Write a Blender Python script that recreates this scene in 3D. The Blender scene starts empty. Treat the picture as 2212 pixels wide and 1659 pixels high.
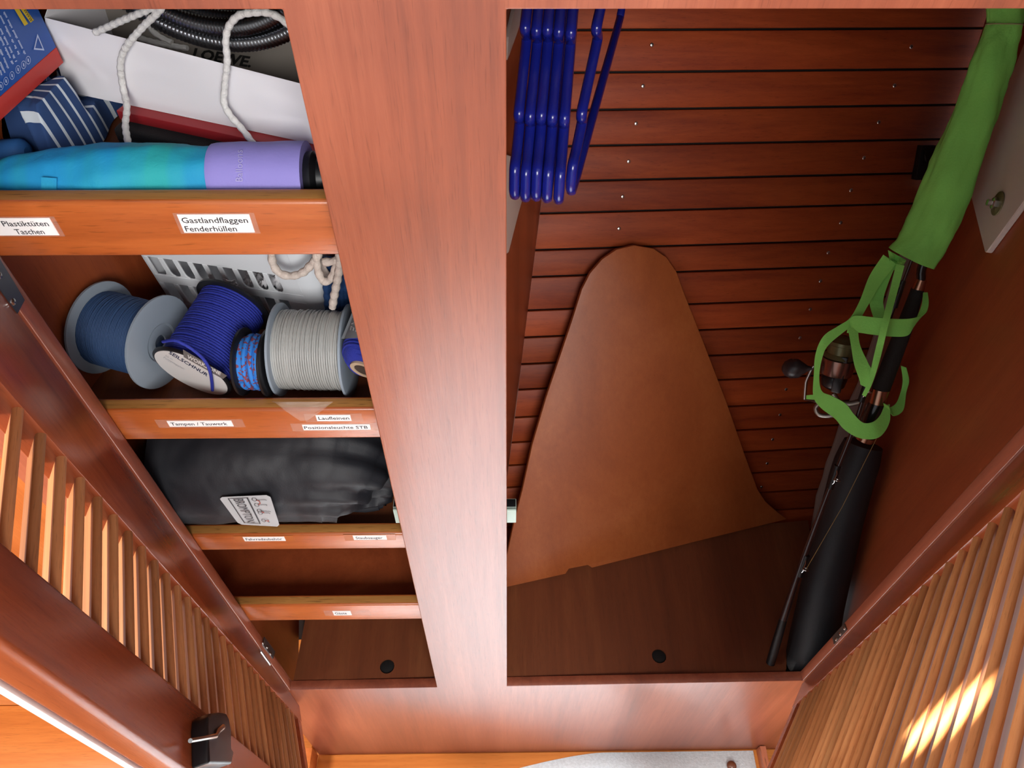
import bpy, bmesh, math, random
import numpy as np
from mathutils import Vector, Matrix, noise as mnoise

random.seed(7)
SC = bpy.context.scene
COL = SC.collection

# ------------------------------------------------------------------ camera
IW, IH = 2212, 1659
PITCH, YAW, ROLL, FOC = 0.885693276, 0.0189807612, 0.00784874037, 1616.43680
CAM = np.array([0.0, -0.45, 1.94])
CF = np.array([math.sin(YAW) * math.cos(PITCH), math.cos(YAW) * math.cos(PITCH), -math.sin(PITCH)])
_x = np.array([math.cos(YAW), -math.sin(YAW), 0.0])
_u = np.cross(_x, CF)
CX = math.cos(ROLL) * _x + math.sin(ROLL) * _u
CU = -math.sin(ROLL) * _x + math.cos(ROLL) * _u
cd = bpy.data.cameras.new('camera')
cam = bpy.data.objects.new('camera', cd)
COL.objects.link(cam)
cd.sensor_fit = 'HORIZONTAL'
cd.sensor_width = 36
cd.lens = FOC * 36 / IW
cd.clip_start = 0.01
cam.matrix_world = Matrix(((CX[0], CU[0], -CF[0], CAM[0]), (CX[1], CU[1], -CF[1], CAM[1]),
                           (CX[2], CU[2], -CF[2], CAM[2]), (0, 0, 0, 1)))
SC.camera = cam

# ------------------------------------------------------------------ world, lamps, exposure
W = bpy.data.worlds.new('world')
SC.world = W
W.use_nodes = True
W.node_tree.nodes['Background'].inputs[0].default_value = (0.93, 0.95, 1.0, 1)
W.node_tree.nodes['Background'].inputs[1].default_value = 0.46


def lamp(name, kind, loc, target, energy, color=(1, 1, 1), **kw):
    d = bpy.data.lights.new(name, kind)
    d.energy = energy
    d.color = color
    for k, v in kw.items():
        setattr(d, k, v)
    o = bpy.data.objects.new(name, d)
    COL.objects.link(o)
    o.location = loc
    o.rotation_euler = (Vector(target) - Vector(loc)).to_track_quat('-Z', 'Y').to_euler()
    return o


lamp('hatch_light', 'AREA', (0.25, -1.65, 2.25), (0.05, 0.0, 1.1), 26, (1.0, 0.97, 0.94), size=0.8)
lamp('sun_on_mat', 'SPOT', (0.2, -0.92, 3.0), (0.14, -0.80, 0.0), 1850, (0.93, 0.97, 1.0),
     spot_size=math.radians(31), spot_blend=0.8, shadow_soft_size=0.08)
lamp('port_light', 'AREA', (-1.35, -0.55, 1.85), (0.35, -0.3, 0.7), 30, (1.0, 0.95, 0.88), size=0.35)
SUN_STREAK = lamp('sun_on_door', 'SPOT', (-1.2, -1.6, 2.35), (0.363, -0.281, 1.275), 9000, (1.0, 0.93, 0.78),
                  spot_size=math.radians(3.4), spot_blend=0.3, shadow_soft_size=0.004)
SUN_STREAK.scale = (0.05, 1.15, 1)
SC.view_settings.view_transform = 'Standard'
SC.view_settings.look = 'None'
SC.view_settings.gamma = 1
SC.view_settings.use_curve_mapping = False
SC.view_settings.exposure = 0.47


# ------------------------------------------------------------------ pixel -> point helpers
def ray(u, v):
    return CF + CX * (u - IW / 2) / FOC - CU * (v - IH / 2) / FOC


def on(u, v, plane, off=0.0):
    p0, n = plane
    d = ray(u, v)
    t = ((p0 - CAM) @ n + off) / (d @ n)
    return CAM + d * t


def atY(u, v, Y):
    return on(u, v, (np.array([0, Y, 0.]), np.array([0, 1., 0])))


def atX(u, v, X):
    return on(u, v, (np.array([X, 0, 0.]), np.array([1., 0, 0])))


def atZ(u, v, Z):
    return on(u, v, (np.array([0, 0, Z]), np.array([0, 0, 1.])))


def nrm(a):
    a = np.asarray(a, float)
    return a / np.linalg.norm(a)


def depth(p):
    return (np.asarray(p) - CAM) @ CF


def facing(p0, n):
    n = nrm(n)
    if (CAM - p0) @ n < 0:
        n = -n
    return (np.asarray(p0, float), n)


def plane3(a, b, c):
    return facing(a, np.cross(np.asarray(b) - a, np.asarray(c) - a))


def lerp(a, b, t):
    return np.asarray(a) * (1 - t) + np.asarray(b) * t


# ------------------------------------------------------------------ materials
def lin(h):
    h = h.lstrip('#')
    o = []
    for i in (0, 2, 4):
        c = int(h[i:i + 2], 16) / 255
        o.append(c / 12.92 if c <= 0.04045 else ((c + 0.055) / 1.055) ** 2.4)
    return (*o, 1)


MATS = {}


def mat(name, col, rough=0.5, metal=0.0, coat=0.0, bump=0.0, bscale=200, var=0.0, vscale=20, ior=1.5, trans=0.0,
        sheen=0.0, alpha=1.0):
    if name in MATS:
        return MATS[name]
    m = bpy.data.materials.new(name)
    m.use_nodes = True
    nt = m.node_tree
    b = nt.nodes['Principled BSDF']
    c = lin(col) if isinstance(col, str) else col
    b.inputs['Base Color'].default_value = c
    b.inputs['Roughness'].default_value = rough
    b.inputs['Metallic'].default_value = metal
    b.inputs['Coat Weight'].default_value = coat
    b.inputs['IOR'].default_value = ior
    b.inputs['Transmission Weight'].default_value = trans
    b.inputs['Sheen Weight'].default_value = sheen
    b.inputs['Alpha'].default_value = alpha
    tc = nt.nodes.new('ShaderNodeTexCoord')
    if var > 0:
        n = nt.nodes.new('ShaderNodeTexNoise')
        n.inputs['Scale'].default_value = vscale
        n.inputs['Detail'].default_value = 4
        nt.links.new(tc.outputs['Object'], n.inputs['Vector'])
        r = nt.nodes.new('ShaderNodeMapRange')
        r.inputs[1].default_value = 0.25
        r.inputs[2].default_value = 0.75
        r.inputs[3].default_value = 1 - var
        r.inputs[4].default_value = 1 + var
        nt.links.new(n.outputs['Fac'], r.inputs[0])
        mx = nt.nodes.new('ShaderNodeVectorMath')
        mx.operation = 'SCALE'
        mx.inputs[0].default_value = c[:3]
        nt.links.new(r.outputs[0], mx.inputs['Scale'])
        nt.links.new(mx.outputs[0], b.inputs['Base Color'])
    if bump > 0:
        n = nt.nodes.new('ShaderNodeTexNoise')
        n.inputs['Scale'].default_value = bscale
        n.inputs['Detail'].default_value = 3
        nt.links.new(tc.outputs['Object'], n.inputs['Vector'])
        bp = nt.nodes.new('ShaderNodeBump')
        bp.inputs['Strength'].default_value = bump
        bp.inputs['Distance'].default_value = 0.001
        nt.links.new(n.outputs['Fac'], bp.inputs['Height'])
        nt.links.new(bp.outputs[0], b.inputs['Normal'])
    MATS[name] = m
    return m


def wood(name, dark, mid, light, axis='z', rough=0.3, coat=0.0, band=9.0, fine=90.0, vary=0.18, pores=0.5, stretch=14.0,
         spec=0.5):
    """procedural varnished wood with grain along one object axis"""
    if name in MATS:
        return MATS[name]
    m = bpy.data.materials.new(name)
    m.use_nodes = True
    nt = m.node_tree
    N = nt.nodes
    L = nt.links.new
    b = N['Principled BSDF']
    tc = N.new('ShaderNodeTexCoord')
    oi = N.new('ShaderNodeObjectInfo')
    off = N.new('ShaderNodeVectorMath')
    off.operation = 'ADD'
    rs = N.new('ShaderNodeVectorMath')
    rs.operation = 'SCALE'
    rs.inputs[0].default_value = (7.3, 3.9, 5.1)
    L(oi.outputs['Random'], rs.inputs['Scale'])
    L(tc.outputs['Object'], off.inputs[0])
    L(rs.outputs[0], off.inputs[1])
    mp = N.new('ShaderNodeMapping')
    s = [1.0, 1.0, 1.0]
    s['xyz'.index(axis)] = 1.0 / stretch
    mp.inputs['Scale'].default_value = s
    L(off.outputs[0], mp.inputs['Vector'])
    n1 = N.new('ShaderNodeTexNoise')
    n1.inputs['Scale'].default_value = band
    n1.inputs['Detail'].default_value = 6
    n1.inputs['Roughness'].default_value = 0.62
    n1.inputs['Distortion'].default_value = 0.6
    L(mp.outputs[0], n1.inputs['Vector'])
    n2 = N.new('ShaderNodeTexNoise')
    n2.inputs['Scale'].default_value = fine
    n2.inputs['Detail'].default_value = 5
    n2.inputs['Roughness'].default_value = 0.7
    L(mp.outputs[0], n2.inputs['Vector'])
    mixf = N.new('ShaderNodeMath')
    mixf.operation = 'MULTIPLY_ADD'
    mixf.inputs[1].default_value = 0.3
    L(n2.outputs['Fac'], mixf.inputs[0])
    sc = N.new('ShaderNodeMath')
    sc.operation = 'MULTIPLY'
    sc.inputs[1].default_value = 0.7
    L(n1.outputs['Fac'], sc.inputs[0])
    L(sc.outputs[0], mixf.inputs[2])
    cr = N.new('ShaderNodeValToRGB')
    cr.color_ramp.elements[0].position = 0.33
    cr.color_ramp.elements[0].color = lin(dark)
    cr.color_ramp.elements[1].position = 0.66
    cr.color_ramp.elements[1].color = lin(light)
    e = cr.color_ramp.elements.new(0.5)
    e.color = lin(mid)
    L(mixf.outputs[0], cr.inputs[0])
    # per piece tone
    hv = N.new('ShaderNodeHueSaturation')
    mr = N.new('ShaderNodeMapRange')
    mr.inputs[3].default_value = 1 - vary
    mr.inputs[4].default_value = 1 + vary
    L(oi.outputs['Random'], mr.inputs[0])
    L(mr.outputs[0], hv.inputs['Value'])
    L(cr.outputs[0], hv.inputs['Color'])
    # dark pores
    n3 = N.new('ShaderNodeTexNoise')
    n3.inputs['Scale'].default_value = fine * 5
    n3.inputs['Detail'].default_value = 2
    L(mp.outputs[0], n3.inputs['Vector'])
    pr = N.new('ShaderNodeMapRange')
    pr.inputs[1].default_value = 0.60
    pr.inputs[2].default_value = 0.72
    pr.inputs[3].default_value = 1.0
    pr.inputs[4].default_value = 1.0 - pores
    L(n3.outputs['Fac'], pr.inputs[0])
    ml = N.new('ShaderNodeVectorMath')
    ml.operation = 'SCALE'
    L(hv.outputs[0], ml.inputs[0])
    L(pr.outputs[0], ml.inputs['Scale'])
    L(ml.outputs[0], b.inputs['Base Color'])
    b.inputs['Roughness'].default_value = rough
    b.inputs['Coat Weight'].default_value = coat
    b.inputs['Coat Roughness'].default_value = 0.12
    b.inputs['Specular IOR Level'].default_value = spec
    bp = N.new('ShaderNodeBump')
    bp.inputs['Strength'].default_value = 0.12
    bp.inputs['Distance'].default_value = 0.0006
    L(n3.outputs['Fac'], bp.inputs['Height'])
    L(bp.outputs[0], b.inputs['Normal'])
    MATS[name] = m
    return m


def stripes(name, base, line, axis_vec, freq, width, rough=0.9):
    m = bpy.data.materials.new(name)
    m.use_nodes = True
    nt = m.node_tree
    N, L = nt.nodes, nt.links.new
    b = N['Principled BSDF']
    b.inputs['Roughness'].default_value = rough
    at = N.new('ShaderNodeAttribute')
    at.attribute_name = 'stripe'
    ml = N.new('ShaderNodeMath')
    ml.operation = 'MULTIPLY'
    ml.inputs[1].default_value = freq
    L(at.outputs['Fac'], ml.inputs[0])
    fr = N.new('ShaderNodeMath')
    fr.operation = 'FRACT'
    L(ml.outputs[0], fr.inputs[0])
    lt = N.new('ShaderNodeMath')
    lt.operation = 'LESS_THAN'
    lt.inputs[1].default_value = width
    L(fr.outputs[0], lt.inputs[0])
    mx = N.new('ShaderNodeMix')
    mx.data_type = 'RGBA'
    mx.inputs[6].default_value = lin(base)
    mx.inputs[7].default_value = lin(line)
    L(lt.outputs[0], mx.inputs[0])
    L(mx.outputs[2], b.inputs['Base Color'])
    return m


def cordmat(name, a, c, freq=3.0):
    """two coloured braided cord"""
    m = bpy.data.materials.new(name)
    m.use_nodes = True
    nt = m.node_tree
    N, L = nt.nodes, nt.links.new
    b = N['Principled BSDF']
    b.inputs['Roughness'].default_value = 0.7
    tc = N.new('ShaderNodeTexCoord')
    n = N.new('ShaderNodeTexNoise')
    n.inputs['Scale'].default_value = 240
    n.inputs['Detail'].default_value = 1
    L(tc.outputs['Object'], n.inputs['Vector'])
    cr = N.new('ShaderNodeValToRGB')
    cr.color_ramp.interpolation = 'CONSTANT'
    cr.color_ramp.elements[0].color = lin(a)
    cr.color_ramp.elements[1].position = 0.55
    cr.color_ramp.elements[1].color = lin(c)
    L(n.outputs['Fac'], cr.inputs[0])
    L(cr.outputs[0], b.inputs['Base Color'])
    return m


FACE = wood('mahogany_face', '#743f30', '#914e38', '#a65f45', 'z', rough=0.30, coat=0.0, spec=0.85, band=16, fine=160, pores=0.22,
            vary=0.0, stretch=22)
FIDDLE = wood('mahogany_rail', '#9a4a20', '#b8602c', '#c9743a', 'x', rough=0.28, spec=0.75, band=14, fine=120, pores=0.3, vary=0.08)
FIDTOP = wood('rail_top_wood', '#94632f', '#b07a3e', '#c28d4e', 'x', rough=0.45, band=20, fine=120, pores=0.45, vary=0.05)
STILE = wood('mahogany_stile', '#7c3a20', '#8f4526', '#9c4f2c', 'z', rough=0.26, band=18, fine=170, pores=0.15, vary=0.03)
SLAT = wood('louvre_wood', '#8c5731', '#aa6f45', '#c18859', 'x', rough=0.38, band=22, fine=160, pores=0.3, vary=0.22)
PANEL = wood('mahogany_panel', '#7a371b', '#8d4322', '#9a4d28', 'z', rough=0.42, band=14, fine=150, pores=0.25, vary=0.04)
PLANK = wood('hull_plank_wood', '#742912', '#8f3b17', '#a54a1e', 'x', rough=0.5, spec=0.3, band=18, fine=130, pores=0.25, vary=0.2)
BOARD = wood('plywood_board_wood', '#8f4820', '#9e5327', '#aa5f30', 'z', rough=0.45, band=8, fine=120, pores=0.15, vary=0.0)
FLOORP = wood('floor_panel_wood', '#653620', '#733e24', '#804a2b', 'y', rough=0.45, band=14, fine=120, pores=0.2, vary=0.05)
SOLE = wood('sole_wood', '#b5632a', '#cf7c38', '#dd9048', 'x', rough=0.35, band=12, fine=90, pores=0.2, vary=0.08)
OUTER = wood('cabin_wood', '#b0602c', '#c87036', '#d58245', 'z', rough=0.35, band=10, fine=90, pores=0.2, vary=0.06)
STEEL = mat('steel', '#c8c8c6', 0.25, 1.0)
DSTEEL = mat('dull_steel', '#6d6c6c', 0.4, 1.0)
BLACKP = mat('black_plastic', '#101114', 0.4)
WHITE = mat('white_paper', '#f0efee', 0.7)
INK = mat('dark_ink', '#2a2a2e', 0.8)


# ------------------------------------------------------------------ mesh builder
class MB:
    def __init__(s):
        s.v, s.f, s.m, s.sm = [], [], [], []

    def add(s, verts, faces, mi=0):
        o = len(s.v)
        s.v += [tuple(map(float, p)) for p in verts]
        for f in faces:
            s.f.append(tuple(i + o for i in f))
            s.m.append(mi)
        return s

    def box(s, a, b, mi=0):
        (x0, y0, z0), (x1, y1, z1) = a, b
        v = [(x0, y0, z0), (x1, y0, z0), (x1, y1, z0), (x0, y1, z0), (x0, y0, z1), (x1, y0, z1), (x1, y1, z1), (x0, y1, z1)]
        return s.add(v, [(0, 3, 2, 1), (4, 5, 6, 7), (0, 1, 5, 4), (1, 2, 6, 5), (2, 3, 7, 6), (3, 0, 4, 7)], mi)

    def obox(s, c, ax, ay, az, mi=0):
        """box from centre and three half vectors"""
        c, ax, ay, az = map(np.asarray, (c, ax, ay, az))
        v = [c + i * ax + j * ay + k * az for k in (-1, 1) for j in (-1, 1) for i in (-1, 1)]
        return s.add(v, [(0, 2, 3, 1), (4, 5, 7, 6), (0, 1, 5, 4), (1, 3, 7, 5), (3, 2, 6, 7), (2, 0, 4, 6)], mi)

    def prism(s, poly, vec, mi=0):
        n = len(poly)
        vec = np.asarray(vec)
        v = [np.asarray(p) for p in poly] + [np.asarray(p) + vec for p in poly]
        f = [tuple(range(n)), tuple(range(2 * n - 1, n - 1, -1))]
        f += [(i, i + n, (i + 1) % n + n, (i + 1) % n) for i in range(n)]
        return s.add(v, f, mi)

    def poly(s, pts, mi=0):
        return s.add(pts, [tuple(range(len(pts)))], mi)

    def tube(s, path, r, n=10, mi=0, caps=True, closed=False):
        path = [np.asarray(p, float) for p in path]
        k = len(path)
        rr = r if hasattr(r, '__len__') else [r] * k
        prev = None
        v = []
        for i in range(k):
            a = path[(i - 1) % k] if (closed or i > 0) else path[i]
            b = path[(i + 1) % k] if (closed or i < k - 1) else path[i]
            t = nrm(b - a + 1e-12)
            if prev is None:
                h = np.array([0, 0, 1.]) if abs(t[2]) < 0.9 else np.array([1., 0, 0])
                e = nrm(np.cross(t, h))
            else:
                e = nrm(prev - t * (prev @ t))
            prev = e
            g = np.cross(t, e)
            for j in range(n):
                th = 2 * math.pi * j / n
                v.append(path[i] + rr[i] * (math.cos(th) * e + math.sin(th) * g))
        f = []
        for i in range(k if closed else k - 1):
            i2 = (i + 1) % k
            for j in range(n):
                f.append((i * n + j, i * n + (j + 1) % n, i2 * n + (j + 1) % n, i2 * n + j))
        if caps and not closed:
            f.append(tuple(range(n - 1, -1, -1)))
            f.append(tuple((k - 1) * n + j for j in range(n)))
        return s.add(v, f, mi)

    def lathe(s, c, axis, prof, n=32, mi=0, ref=None):
        """prof: list of (t along axis, radius)"""
        c = np.asarray(c, float)
        a = nrm(axis)
        h = np.asarray(ref, float) if ref is not None else (np.array([0, 0, 1.]) if abs(a[2]) < 0.9 else np.array([1., 0, 0]))
        e = nrm(np.cross(a, h))
        g = np.cross(a, e)
        v, f = [], []
        for t, r in prof:
            for j in range(n):
                th = 2 * math.pi * j / n
                v.append(c + a * t + r * (math.cos(th) * e + math.sin(th) * g))
        for i in range(len(prof) - 1):
            for j in range(n):
                f.append((i * n + j, i * n + (j + 1) % n, (i + 1) * n + (j + 1) % n, (i + 1) * n + j))
        f.append(tuple(range(n - 1, -1, -1)))
        f.append(tuple((len(prof) - 1) * n + j for j in range(n)))
        return s.add(v, f, mi)

    def ribbon(s, path, wid, th=0.0012, mi=0):
        """flat strap: path points and half-width vectors"""
        v, f = [], []
        k = len(path)
        for i in range(k):
            p, w = np.asarray(path[i]), np.asarray(wid[i])
            t = nrm(np.asarray(path[min(i + 1, k - 1)]) - np.asarray(path[max(i - 1, 0)]))
            nn = nrm(np.cross(t, w)) * th / 2
            v += [p - w - nn, p + w - nn, p + w + nn, p - w + nn]
        for i in range(k - 1):
            for j in range(4):
                f.append((i * 4 + j, i * 4 + (j + 1) % 4, i * 4 + 4 + (j + 1) % 4, i * 4 + 4 + j))
        f += [(3, 2, 1, 0), tuple((k - 1) * 4 + j for j in range(4))]
        return s.add(v, f, mi)

    def grid(s, rows, mi=0, closed=False):
        h, w = len(rows), len(rows[0])
        v = [p for r in rows for p in r]
        f = []
        for i in range(h - 1):
            for j in range(w if closed else w - 1):
                j2 = (j + 1) % w
                f.append((i * w + j, i * w + j2, (i + 1) * w + j2, (i + 1) * w + j))
        return s.add(v, f, mi)

    def text(s, string, fn, size=1.0, mi=0, shear=0.0, align='LEFT'):
        """text mesh with em height 1 mapped by fn(x, y)"""
        vs, fs, w = text2d(string)
        return s.add([fn((x + shear * y) * size, y * size) for x, y in vs], fs, mi)

    def mesh(s, name, mats, bevel=0.0, seg=2, sharp=35, origin=None, weld=False):
        me = bpy.data.meshes.new(name)
        V = np.array(s.v)
        if origin is None:
            lo, hi = V.min(0), V.max(0)
            origin = np.array([(lo[0] + hi[0]) / 2, (lo[1] + hi[1]) / 2, lo[2]])
        me.from_pydata([tuple(p) for p in V - origin], [], s.f)
        for m in mats:
            me.materials.append(m)
        me.polygons.foreach_set('material_index', s.m)
        bm = bmesh.new()
        bm.from_mesh(me)
        if weld:
            bmesh.ops.remove_doubles(bm, verts=bm.verts, dist=1e-6)
        bmesh.ops.recalc_face_normals(bm, faces=bm.faces)
        if bevel > 0:
            ed = [e for e in bm.edges if len(e.link_faces) == 2 and e.calc_face_angle(0) > math.radians(32)]
            bmesh.ops.bevel(bm, geom=ed, offset=bevel, segments=seg, profile=0.5, affect='EDGES', clamp_overlap=True)
        for f in bm.faces:
            f.smooth = True
        bm.to_mesh(me)
        bm.free()
        me.set_sharp_from_angle(angle=math.radians(sharp))
        return me, origin

    def build(s, name, mats, parent=None, **kw):
        if not isinstance(mats, (list, tuple)):
            mats = [mats]
        me, o = s.mesh(name, mats, **kw)
        ob = bpy.data.objects.new(name, me)
        COL.objects.link(ob)
        put(ob, o, parent)
        return ob


WORLD = {}


def put(ob, origin, parent=None):
    WORLD[ob.name] = np.asarray(origin, float)
    if parent is not None:
        ob.parent = parent
        ob.location = Vector(np.asarray(origin) - WORLD[parent.name])
    else:
        ob.location = Vector(origin)


def thing(name, label, cat, loc, group=None):
    o = bpy.data.objects.new(name, None)
    o.empty_display_size = 0.02
    COL.objects.link(o)
    put(o, loc)
    return tag(o, label, cat, group)


def tag(o, label=None, cat=None, group=None, kind=None):
    for k, v in (('label', label), ('category', cat), ('group', group), ('kind', kind)):
        if v:
            o[k] = v
    return o


def empty(name, loc, parent=None):
    o = bpy.data.objects.new(name, None)
    o.empty_display_size = 0.02
    COL.objects.link(o)
    put(o, loc, parent)
    return o


_T = {}


def text2d(string, bold=0.0):
    if (string, bold) in _T:
        return _T[string, bold]
    cu = bpy.data.curves.new('t', 'FONT')
    cu.body = string
    cu.resolution_u = 2
    cu.size = 1.0
    cu.offset = bold
    ob = bpy.data.objects.new('t', cu)
    COL.objects.link(ob)
    dg = bpy.context.evaluated_depsgraph_get()
    me = bpy.data.meshes.new_from_object(ob.evaluated_get(dg))
    vs = [(p.co.x, p.co.y) for p in me.vertices]
    fs = [tuple(p.vertices) for p in me.polygons]
    w = max(x for x, y in vs) if vs else 1
    x0 = min(x for x, y in vs) if vs else 0
    vs = [(x - x0, y) for x, y in vs]
    bpy.data.objects.remove(ob)
    bpy.data.curves.remove(cu)
    bpy.data.meshes.remove(me)
    _T[string, bold] = (vs, fs, w - x0)
    return _T[string, bold]


def fit_text(mb, string, o, ex, ey, mi=0, shear=0.0, bold=0.0):
    """text whose width is |ex| and cap height is |ey| (o = baseline start)"""
    vs, fs, w = text2d(string, bold)
    o, ex, ey = map(np.asarray, (o, ex, ey))
    mb.add([o + ex * ((x + shear * y) / w) + ey * (y / 0.7) for x, y in vs], fs, mi)


def smooth_path(pts, n=8, closed=False):
    """Catmull-Rom through points"""
    P = [np.asarray(p, float) for p in pts]
    k = len(P)
    out = []
    rng = range(k if closed else k - 1)
    for i in rng:
        p0 = P[(i - 1) % k] if (closed or i > 0) else 2 * P[0] - P[1]
        p1, p2 = P[i], P[(i + 1) % k]
        p3 = P[(i + 2) % k] if (closed or i < k - 2) else 2 * P[-1] - P[-2]
        for j in range(n):
            t = j / n
            out.append(0.5 * ((2 * p1) + (p2 - p0) * t + (2 * p0 - 5 * p1 + 4 * p2 - p3) * t * t + (3 * p1 - p0 - 3 * p2 + p3) * t ** 3))
    if not closed:
        out.append(P[-1])
    return out


def fbm(p, s=1.0, o=4):
    return mnoise.fractal(Vector((float(p[0]) * s, float(p[1]) * s, float(p[2]) * s)), 1.0, 2.0, o)


# ================================================================== the setting
XL, XR, PL0, PR0 = -0.405, 0.559, -0.128, 0.0035
ZTOP, TH = 1.738, 0.018
SILL_L, SILL_M, SILL_R = 0.484, 0.491, 0.503
TAN13 = 0.235


def left_wall_x(y):
    return -0.482 + TAN13 * y


def part_x(y):
    return 0.009 + TAN13 * (y - 0.374)


def right_wall_x(y):
    return 0.722 + 0.245 * (y - 0.4)


HA = np.array([0.669, 0.365, 0.49])
HH = nrm([0.99621, 0.07978, -0.03458])
HT = nrm(np.array([0, 0.54, 1.0]) - HH * (np.array([0, 0.54, 1.0]) @ HH))
HN = np.cross(HH, HT)
if HN[1] > 0:
    HN = -HN
HULL = (HA, HN)           # HN looks into the cabin


def hull_y(x, z):
    return HA[1] - ((x - HA[0]) * HN[0] + (z - HA[2]) * HN[2]) / HN[1]


# floor of the cabin and the surroundings
fl = MB().box((-1.9, -2.2, -0.05), (1.6, 0.32, -0.022)).build('floor', SOLE)
tag(fl, kind='structure')
xs = -1.9
k = 0
plank_me = None
for k in range(14):
    y1 = 0.30 - k * 0.18
    b = MB().box((-1.9, y1 - 0.178, -0.022), (-0.4635, y1, 0.0)).build('plank', SOLE, fl, bevel=0.0015)
b = MB().box((-0.4445, -1.9, -0.022), (1.5, -0.001, 0.0)).build('plank', SOLE, fl, bevel=0.0015)

wl = MB().box((-1.9, 0.30, 0.0), (-0.46, 0.33, 2.1)).build('wall_left', OUTER)
tag(wl, kind='structure')
ce = MB().box((-1.9, -0.02, 2.062), (1.6, 1.25, 2.10)).build('ceiling', mat('deckhead_white', '#d8d2c8', 0.7))
tag(ce, kind='structure')
wr = MB().box((0.742, -0.012, 0.0), (1.6, 0.012, 2.06)).build('wall_right', OUTER)
tag(wr, kind='structure')

# planked hull behind the wardrobe
hb = MB()
for x0, x1 in ((-0.50, 1.25),):
    q = []
    for (x, z) in ((x0, 0.30), (x1, 0.30), (x1, 2.055), (x0, 2.055)):
        q.append(np.array([x, hull_y(x, z) + 0.013, z]))
    hb.prism(q, np.array([0, 0.02, 0]))
hull = tag(hb.build('wall_back', mat('hull_backing', '#1c0d07', 0.8)), kind='structure')
SEAMS = [(1850, 62), (1850, 151), (1600, 233), (1600, 309), (1600, 383), (1600, 450), (1500, 530), (1550, 585), (1560, 655),
         (1600, 710), (1600, 766), (1650, 817), (1650, 875), (1690, 925), (1700, 972), (1700, 1018), (1720, 1060), (1720, 1100)]
sv = [float((on(u, v, HULL) - HA) @ HT) for u, v in SEAMS]
pitch = (sv[0] - sv[-1]) / (len(sv) - 1)
sv = [sv[0] + pitch * i for i in (6, 5, 4, 3, 2, 1)] + sv + [sv[-1] - pitch * i for i in (1, 2)]
SCREWS = [(1408, 97), (1389, 186), (1374, 267), (1358, 349), (1345, 425), (1337, 494), (1968, 101), (1932, 185), (1898, 264),
          (1866, 341), (1838, 411), (1816, 481), (1789, 546), (1772, 607), (1750, 668), (1728, 730), (1698, 841), (1685, 896),
          (1669, 949), (1657, 1001), (1645, 1052)]
SCP = [on(u, v, HULL) for u, v in SCREWS]
screw_me, _o = MB().lathe((0, 0, 0), HN, [(-0.004, 0.0026), (0.0006, 0.0034), (0.0014, 0.0026), (0.0017, 0.001)], 10).mesh(
    'screw_head', [STEEL], origin=np.zeros(3))
for i in range(len(sv) - 1):
    a, b = sv[i], sv[i + 1]
    m = (a + b) / 2
    hgt = (a - b) / 2 - 0.0017
    c = HA + HT * m + HH * (-0.41) - HN * 0.006
    if c[2] + hgt > 2.05 or c[2] < 0.42:
        continue
    pb = MB().obox(c, HH * 0.765, HT * hgt, HN * 0.006)
    po = pb.build('plank', PLANK, hull, bevel=0.002, seg=2)
    for p in SCP:
        if b < (p - HA) @ HT < a:
            so = bpy.data.objects.new('screw_head', screw_me)
            COL.objects.link(so)
            put(so, p + HN * 0.0004, po)

# light grey corner strips where the hull meets partition and right wall
g = mat('grey_sealing_strip', '#9c8478', 0.6, bump=0.3, bscale=90)
q = [(1151, 384), (1123, 700), (1103, 880), (1086, 1012), (1097, 1012), (1114, 880), (1135, 700), (1175, 384), (1198, 40), (1178, 40)]
tr = MB().prism([on(u, v, HULL, 0.003) for u, v in q], -HN * 0.004 + HN * 0.012)
tag(tr.build('trim_1', g, bevel=0.002), kind='structure')
q = [(1990, 405), (1883, 733), (1852, 827), (1815, 905), (1808, 930), (1795, 970), (1783, 1000), (1776, 1030), (1762, 1070),
     (1758, 1100), (1751, 1136), (1751, 1150), (1757, 1195), (1765, 1180), (1800, 1080), (1850, 945), (1905, 830), (2030, 430)]
tr = MB().prism([on(u, v, HULL, 0.003) for u, v in q], HN * 0.008)
tag(tr.build('trim_2', g, bevel=0.001), kind='structure')

# ================================================================== wardrobe
WD = thing('built_in_wardrobe', 'built-in mahogany wardrobe with two open louvred doors, shelves left and hanging space right',
           'wardrobe', (0.08, 0.0, 0.0))
# front panel: one sheet with two openings
fp = MB()
colx = [-0.4445, XL, PL0, PR0, XR, 0.74]


def zs_at(i):
    return [0.0, [SILL_L, SILL_L, SILL_M - 0.002, SILL_M, SILL_R, SILL_R + 0.004][i], ZTOP, 2.06]


def fv(i, j, y):
    return (colx[i], y, zs_at(i)[j])


for y, flip in ((0.0, False), (TH, True)):
    idx = {}
    vs = []
    for i in range(6):
        for j in range(4):
            idx[i, j] = len(vs)
            vs.append(fv(i, j, y))
    fs = []
    for i in range(5):
        for j in range(3):
            if j == 1 and i in (1, 3):
                continue
            f = (idx[i, j], idx[i + 1, j], idx[i + 1, j + 1], idx[i, j + 1])
            fs.append(f[::-1] if flip else f)
    fp.add(vs, fs)
for a, b in [((i, 0), (i + 1, 0)) for i in range(5)] + [((i, 3), (i + 1, 3)) for i in range(5)] + \
        [((0, j), (0, j + 1)) for j in range(3)] + [((5, j), (5, j + 1)) for j in range(3)] + \
        [e for i in (1, 3) for e in (((i, 1), (i + 1, 1)), ((i + 1, 1), (i + 1, 2)), ((i + 1, 2), (i, 2)), ((i, 2), (i, 1)))]:
    fp.add([fv(*a, 0.0), fv(*b, 0.0), fv(*b, TH), fv(*a, TH)], [(0, 1, 2, 3)])
fp.build('front_panel', FACE, WD, bevel=0.0012, seg=2, weld=True)
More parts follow.
